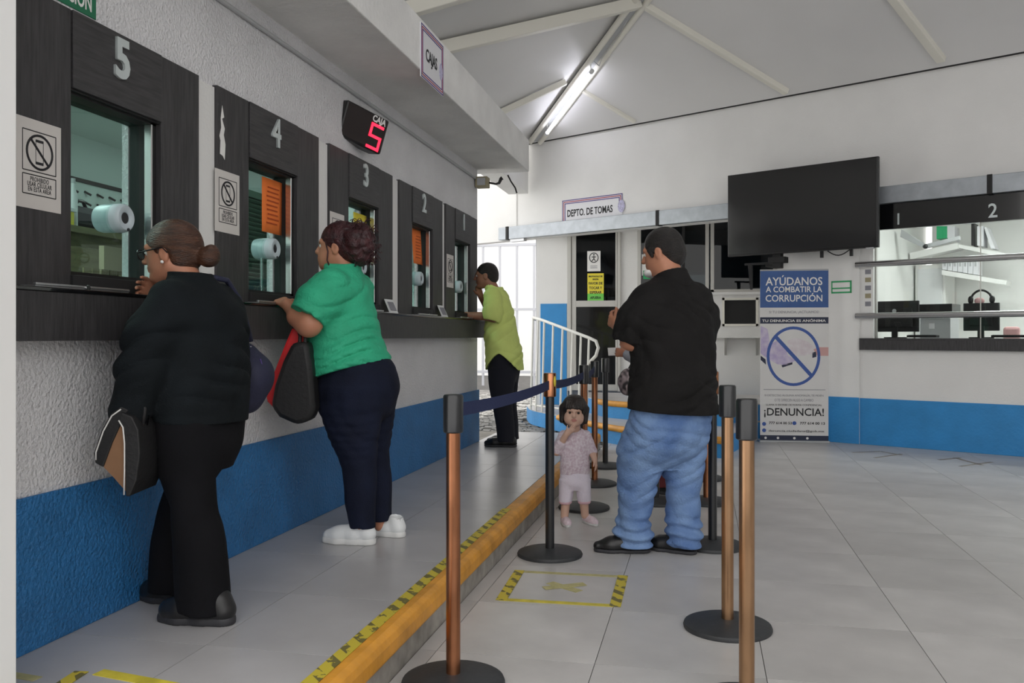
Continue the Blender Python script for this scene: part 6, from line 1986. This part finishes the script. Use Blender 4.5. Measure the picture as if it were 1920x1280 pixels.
H.ell(P(-0.018, 0, 0.034), V3(0.102, 0.083, 0.090), 0.01, rot=M).ell(P(-0.05, 0, -0.05), V3(0.06, 0.075, 0.10), 0.03, rot=M).ell(P(0.09, 0, -0.045), V3(0.085, 0.11, 0.095), 0.012, 'sub', M)
H.build('hair', 'hair_black', Q)
T = Field((-0.28, -0.36, 0.60), (0.36, 0.36, 1.34), 0.008)
T.loft([(0.66, 0, 0, 0.15, 0.19), (0.9, 0, 0, 0.14, 0.18), (1.12, 0, 0, 0.12, 0.18), (1.22, 0, 0, 0.08, 0.14), (1.27, 0.0, 0, 0.06, 0.07)], 0.02)
T.chain([(0, 0.15, 1.19), (0.02, 0.195, 0.98), (0.225, 0.112, 1.045)], [0.07, 0.062, 0.046], 0.04)
T.chain([(0, -0.15, 1.19), (0.02, -0.195, 0.98), (0.2, -0.09, 1.02)], [0.07, 0.062, 0.046], 0.04)
T.folds(0.0053, 61, (23.4, 23.4, 36.4), 0.05)
T.build('sweater', 'grey_sleeve', Q)
B = Field((-0.24, -0.26, 0.02), (0.24, 0.26, 0.74), 0.008)
B.loft([(0.72, 0, 0, 0.13, 0.18), (0.6, 0, 0, 0.13, 0.18), (0.52, 0, 0, 0.1, 0.15)], 0.03)
for y in (0.08, -0.08):
    B.loft([(0.62, 0, y, 0.12, 0.10), (0.4, 0, y, 0.095, 0.085), (0.06, -0.02, y, 0.095, 0.085)], 0.03)
B.folds(0.0053, 62, (23.4, 23.4, 23.4), 0.05)
B.build('trousers', 'red_trouser', Q)
for y in (0.08, -0.08):
    shoe('kid', Q, (-0.10, y, 0), 0, 0.25, 'shoe_black', 'sole_dark')
slip = empty('paper_slip', 'white slip of paper in the grey-sleeved hand', 'paper')
a = Q.matrix_world @ Vector((0.36, 0.085, 1.075))
MB().prism([(-0.06, -0.03), (0.05, -0.045), (0.06, 0.02), (-0.05, 0.035)], a, Vector((-0.95, -0.2, 0.1)), Vector((0.1, -0.35, 0.93)), Vector((0.3, -0.9, -0.3)), 0, 0.0008).build('sheet', 'paper_white', slip)
pb_ = empty('patterned_bag', 'dark checked shoulder bag hanging below the grey sleeve', 'bag')
a = px(1178, 716, 6.3)
F_ = Field(np.array(a) - 0.16, np.array(a) + 0.16, 0.007)
F_.ell(np.array(a), V3(0.075, 0.06, 0.10), 0.01)
F_.folds(0.0045, 71, (41.6, 41.6, 41.6), 0.05)
F_.build('pouch', 'bag_check', pb_)
MB().tube([a + Vector((0, 0, 0.09)), a + Vector((0.08, 0.05, 0.25)), Vector((-0.25, 6.5, 1.22))], 0.008, 6).build('strap', 'bag_black', pb_)

# ================================================================== BAGS
# black and tan handbag hanging from the left hand of the woman in black
hb_ = empty('handbag', 'black and tan handbag with white piping in the hand of the woman in black', 'handbag')
D0 = 2.86
o_ = px(225, 770, D0)
cr, cu_ = Vector((math.cos(YAW), math.sin(YAW), 0)), Vector(UP)
cf = Vector((-math.sin(YAW), math.cos(YAW), 0))
def q2(pts): return [((x - 225) * D0 / 1600, (770 - y) * D0 / 1600) for x, y in pts]
Lp = [(193, 876), (178, 868), (175, 850), (190, 806), (207, 776), (226, 762), (240, 768), (230, 786), (210, 830)]
Gp = [(228, 786), (240, 812), (238, 926), (214, 898), (193, 876), (210, 830)]
Rp = [(230, 772), (250, 780), (262, 805), (265, 850), (258, 900), (246, 929), (238, 929), (237, 860), (236, 815), (226, 788)]
MB().prism(q2(Lp), o_, cr, cu_, cf, 0.0, 0.20).build('side_panel', 'bag_black', hb_, bevel=0.004)
MB().prism(q2(Gp), o_, cr, cu_, cf, 0.006, 0.19).build('gusset', 'bag_tan', hb_)
MB().prism(q2(Rp), o_, cr, cu_, cf, -0.012, 0.20).build('side_panel', 'bag_black', hb_, bevel=0.004)
for pts in (((180, 862), (180, 848), (194, 808), (210, 779), (227, 767)), ((226, 787), (234, 800), (237, 830), (237, 880), (236, 926))):
    MB().tube([o_ + cr * a + cu_ * b - cf * (0.001 if pts[0][0] < 200 else 0.014) for a, b in q2(pts)], 0.0026, 6).build('piping', 'piping_white', hb_, smooth=True)
stp = MB()
stp.tube([o_ + cr * a + cu_ * b + cf * 0.04 for a, b in q2(((232, 770), (236, 756), (252, 752), (262, 768), (258, 800)))], 0.007, 6)
stp.build('handle', 'bag_black', hb_, smooth=True)
tassel = empty('strap_end', 'dark leather strap with buckle hanging beside the tan handbag', 'strap')
D1 = 2.92
MB().prism([((x - 270) * D1 / 1600, (790 - y) * D1 / 1600) for x, y in ((274, 742), (283, 742), (276, 790), (270, 824), (262, 822), (264, 790))], px(270, 790, D1), cr, cu_, cf, 0, 0.012).build('strap', 'black_gloss', tassel)
MB().tube([px(262, 800, D1), px(274, 802, D1)], 0.008, 8).build('buckle', 'steel', tassel)
# navy shoulder bag
nb = empty('shoulder_bag', 'navy shoulder bag behind the woman in black', 'handbag')
c0 = np.array(px(478, 700, 3.40))
Fl = Field(c0 - 0.26, c0 + 0.26, 0.007)
Rm = [np.array(cr), np.array(cf), np.array(cu_)]
Fl.ell(c0 + np.array(cr) * -0.03 + V3(0, 0, -0.02), V3(0.075, 0.10, 0.13), 0.03, rot=Rm)
Fl.ell(c0 + np.array(cr) * 0.02 + V3(0, 0, -0.01), V3(0.050, 0.09, 0.07), 0.04, rot=Rm)
Fl.cone(c0 + np.array(cr) * -0.035 + V3(0, 0, -0.09), c0 + np.array(cr) * -0.05 + V3(0, 0, 0.09), 0.05, 0.03, 0.04)
Fl.folds(0.006, 81, (14, 14, 14), 0.05)
Fl.build('pouch', 'bag_navy', nb)
MB().tube([Vector(c0) + cr * (0.038) + cu_ * 0.06 - cf * 0.055, Vector(c0) + cr * 0.055 - cf * 0.06, Vector(c0) + cr * 0.045 - cu_ * 0.06 - cf * 0.055], 0.0025, 5).build('seam', 'sign_purple', nb, smooth=True)
MB().tube([px(470, 640, 3.42), px(462, 606, 3.40), px(448, 560, 3.36), px(425, 525, 3.30), px(400, 520, 3.2)], 0.011, 8).build('strap', 'bag_navy', nb, smooth=True)
MB().tube([px(468, 650, 3.38), px(473, 664, 3.38)], 0.008, 8).build('ring', 'steel', nb)
# black tote and red bag on the arm of the woman in green
D2 = 4.03
def q3(pts, x0, y0, D): return [((x - x0) * D / 1600, (y0 - y) * D / 1600) for x, y in pts]
tb_ = empty('tote_bag', 'large black tote bag hanging from the arm of the woman in green', 'bag')
o3 = px(550, 700, D2)
tot = [(547, 642), (576, 640), (584, 690), (590, 765), (582, 788), (556, 797), (522, 782), (507, 762), (514, 722), (530, 676)]
MB().prism(q3(tot, 550, 700, D2), o3, cr, cu_, cf, 0.0, 0.13).build('body', 'bag_black', tb_, bevel=0.022, smooth='auto')
for dx in (0, 10):
    MB().tube([px(560 + dx, 664, D2 + 0.02), px(563 + dx, 630, D2 + 0.04), px(556 + dx * 0.6, 606, D2 + 0.06), px(550, 620, D2 + 0.12), px(548, 664, D2 + 0.10)], 0.009, 8).build('handle', 'bag_black', tb_, smooth=True)
rb = empty('red_bag', 'flat red bag hanging behind the black tote', 'bag')
D3 = 4.12
MB().prism(q3(((548, 612), (560, 616), (577, 622), (566, 652), (546, 700), (522, 748), (510, 762), (498, 748), (503, 724), (520, 680), (536, 640)), 540, 690, D3), px(540, 690, D3), cr, cu_, cf, 0.0, 0.05).build('body', 'bag_red', rb, bevel=0.012)
MB().tube([px(553, 616, D3), px(548, 600, D3), px(556, 594, D3), px(566, 604, D3), px(570, 620, D3)], 0.006, 6).build('handle', 'bag_red', rb, smooth=True)
MB().prism(q3(((506, 740), (520, 755), (512, 764), (500, 752)), 540, 690, D3), px(540, 690, D3), cr, cu_, cf, 0.01, 0.06).build('bottom_fold', 'bag_red', rb)

# ================================================================== put every thing's origin at its base
bpy.context.view_layer.update()
def recenter():
    for o in list(COL.objects):
        if o.type != 'EMPTY' or o.parent or o.location.length > 1e-6 or o.matrix_world.to_euler().z > 1e-6:
            continue
        pts = []
        for c in o.children_recursive:
            if c.type == 'MESH':
                pts += [c.matrix_world @ Vector(b) for b in c.bound_box]
        if not pts:
            continue
        c = Vector(((min(p.x for p in pts) + max(p.x for p in pts)) / 2, (min(p.y for p in pts) + max(p.y for p in pts)) / 2, min(p.z for p in pts)))
        o.location = c
        for ch in o.children:
            ch.location = ch.location - c
recenter()
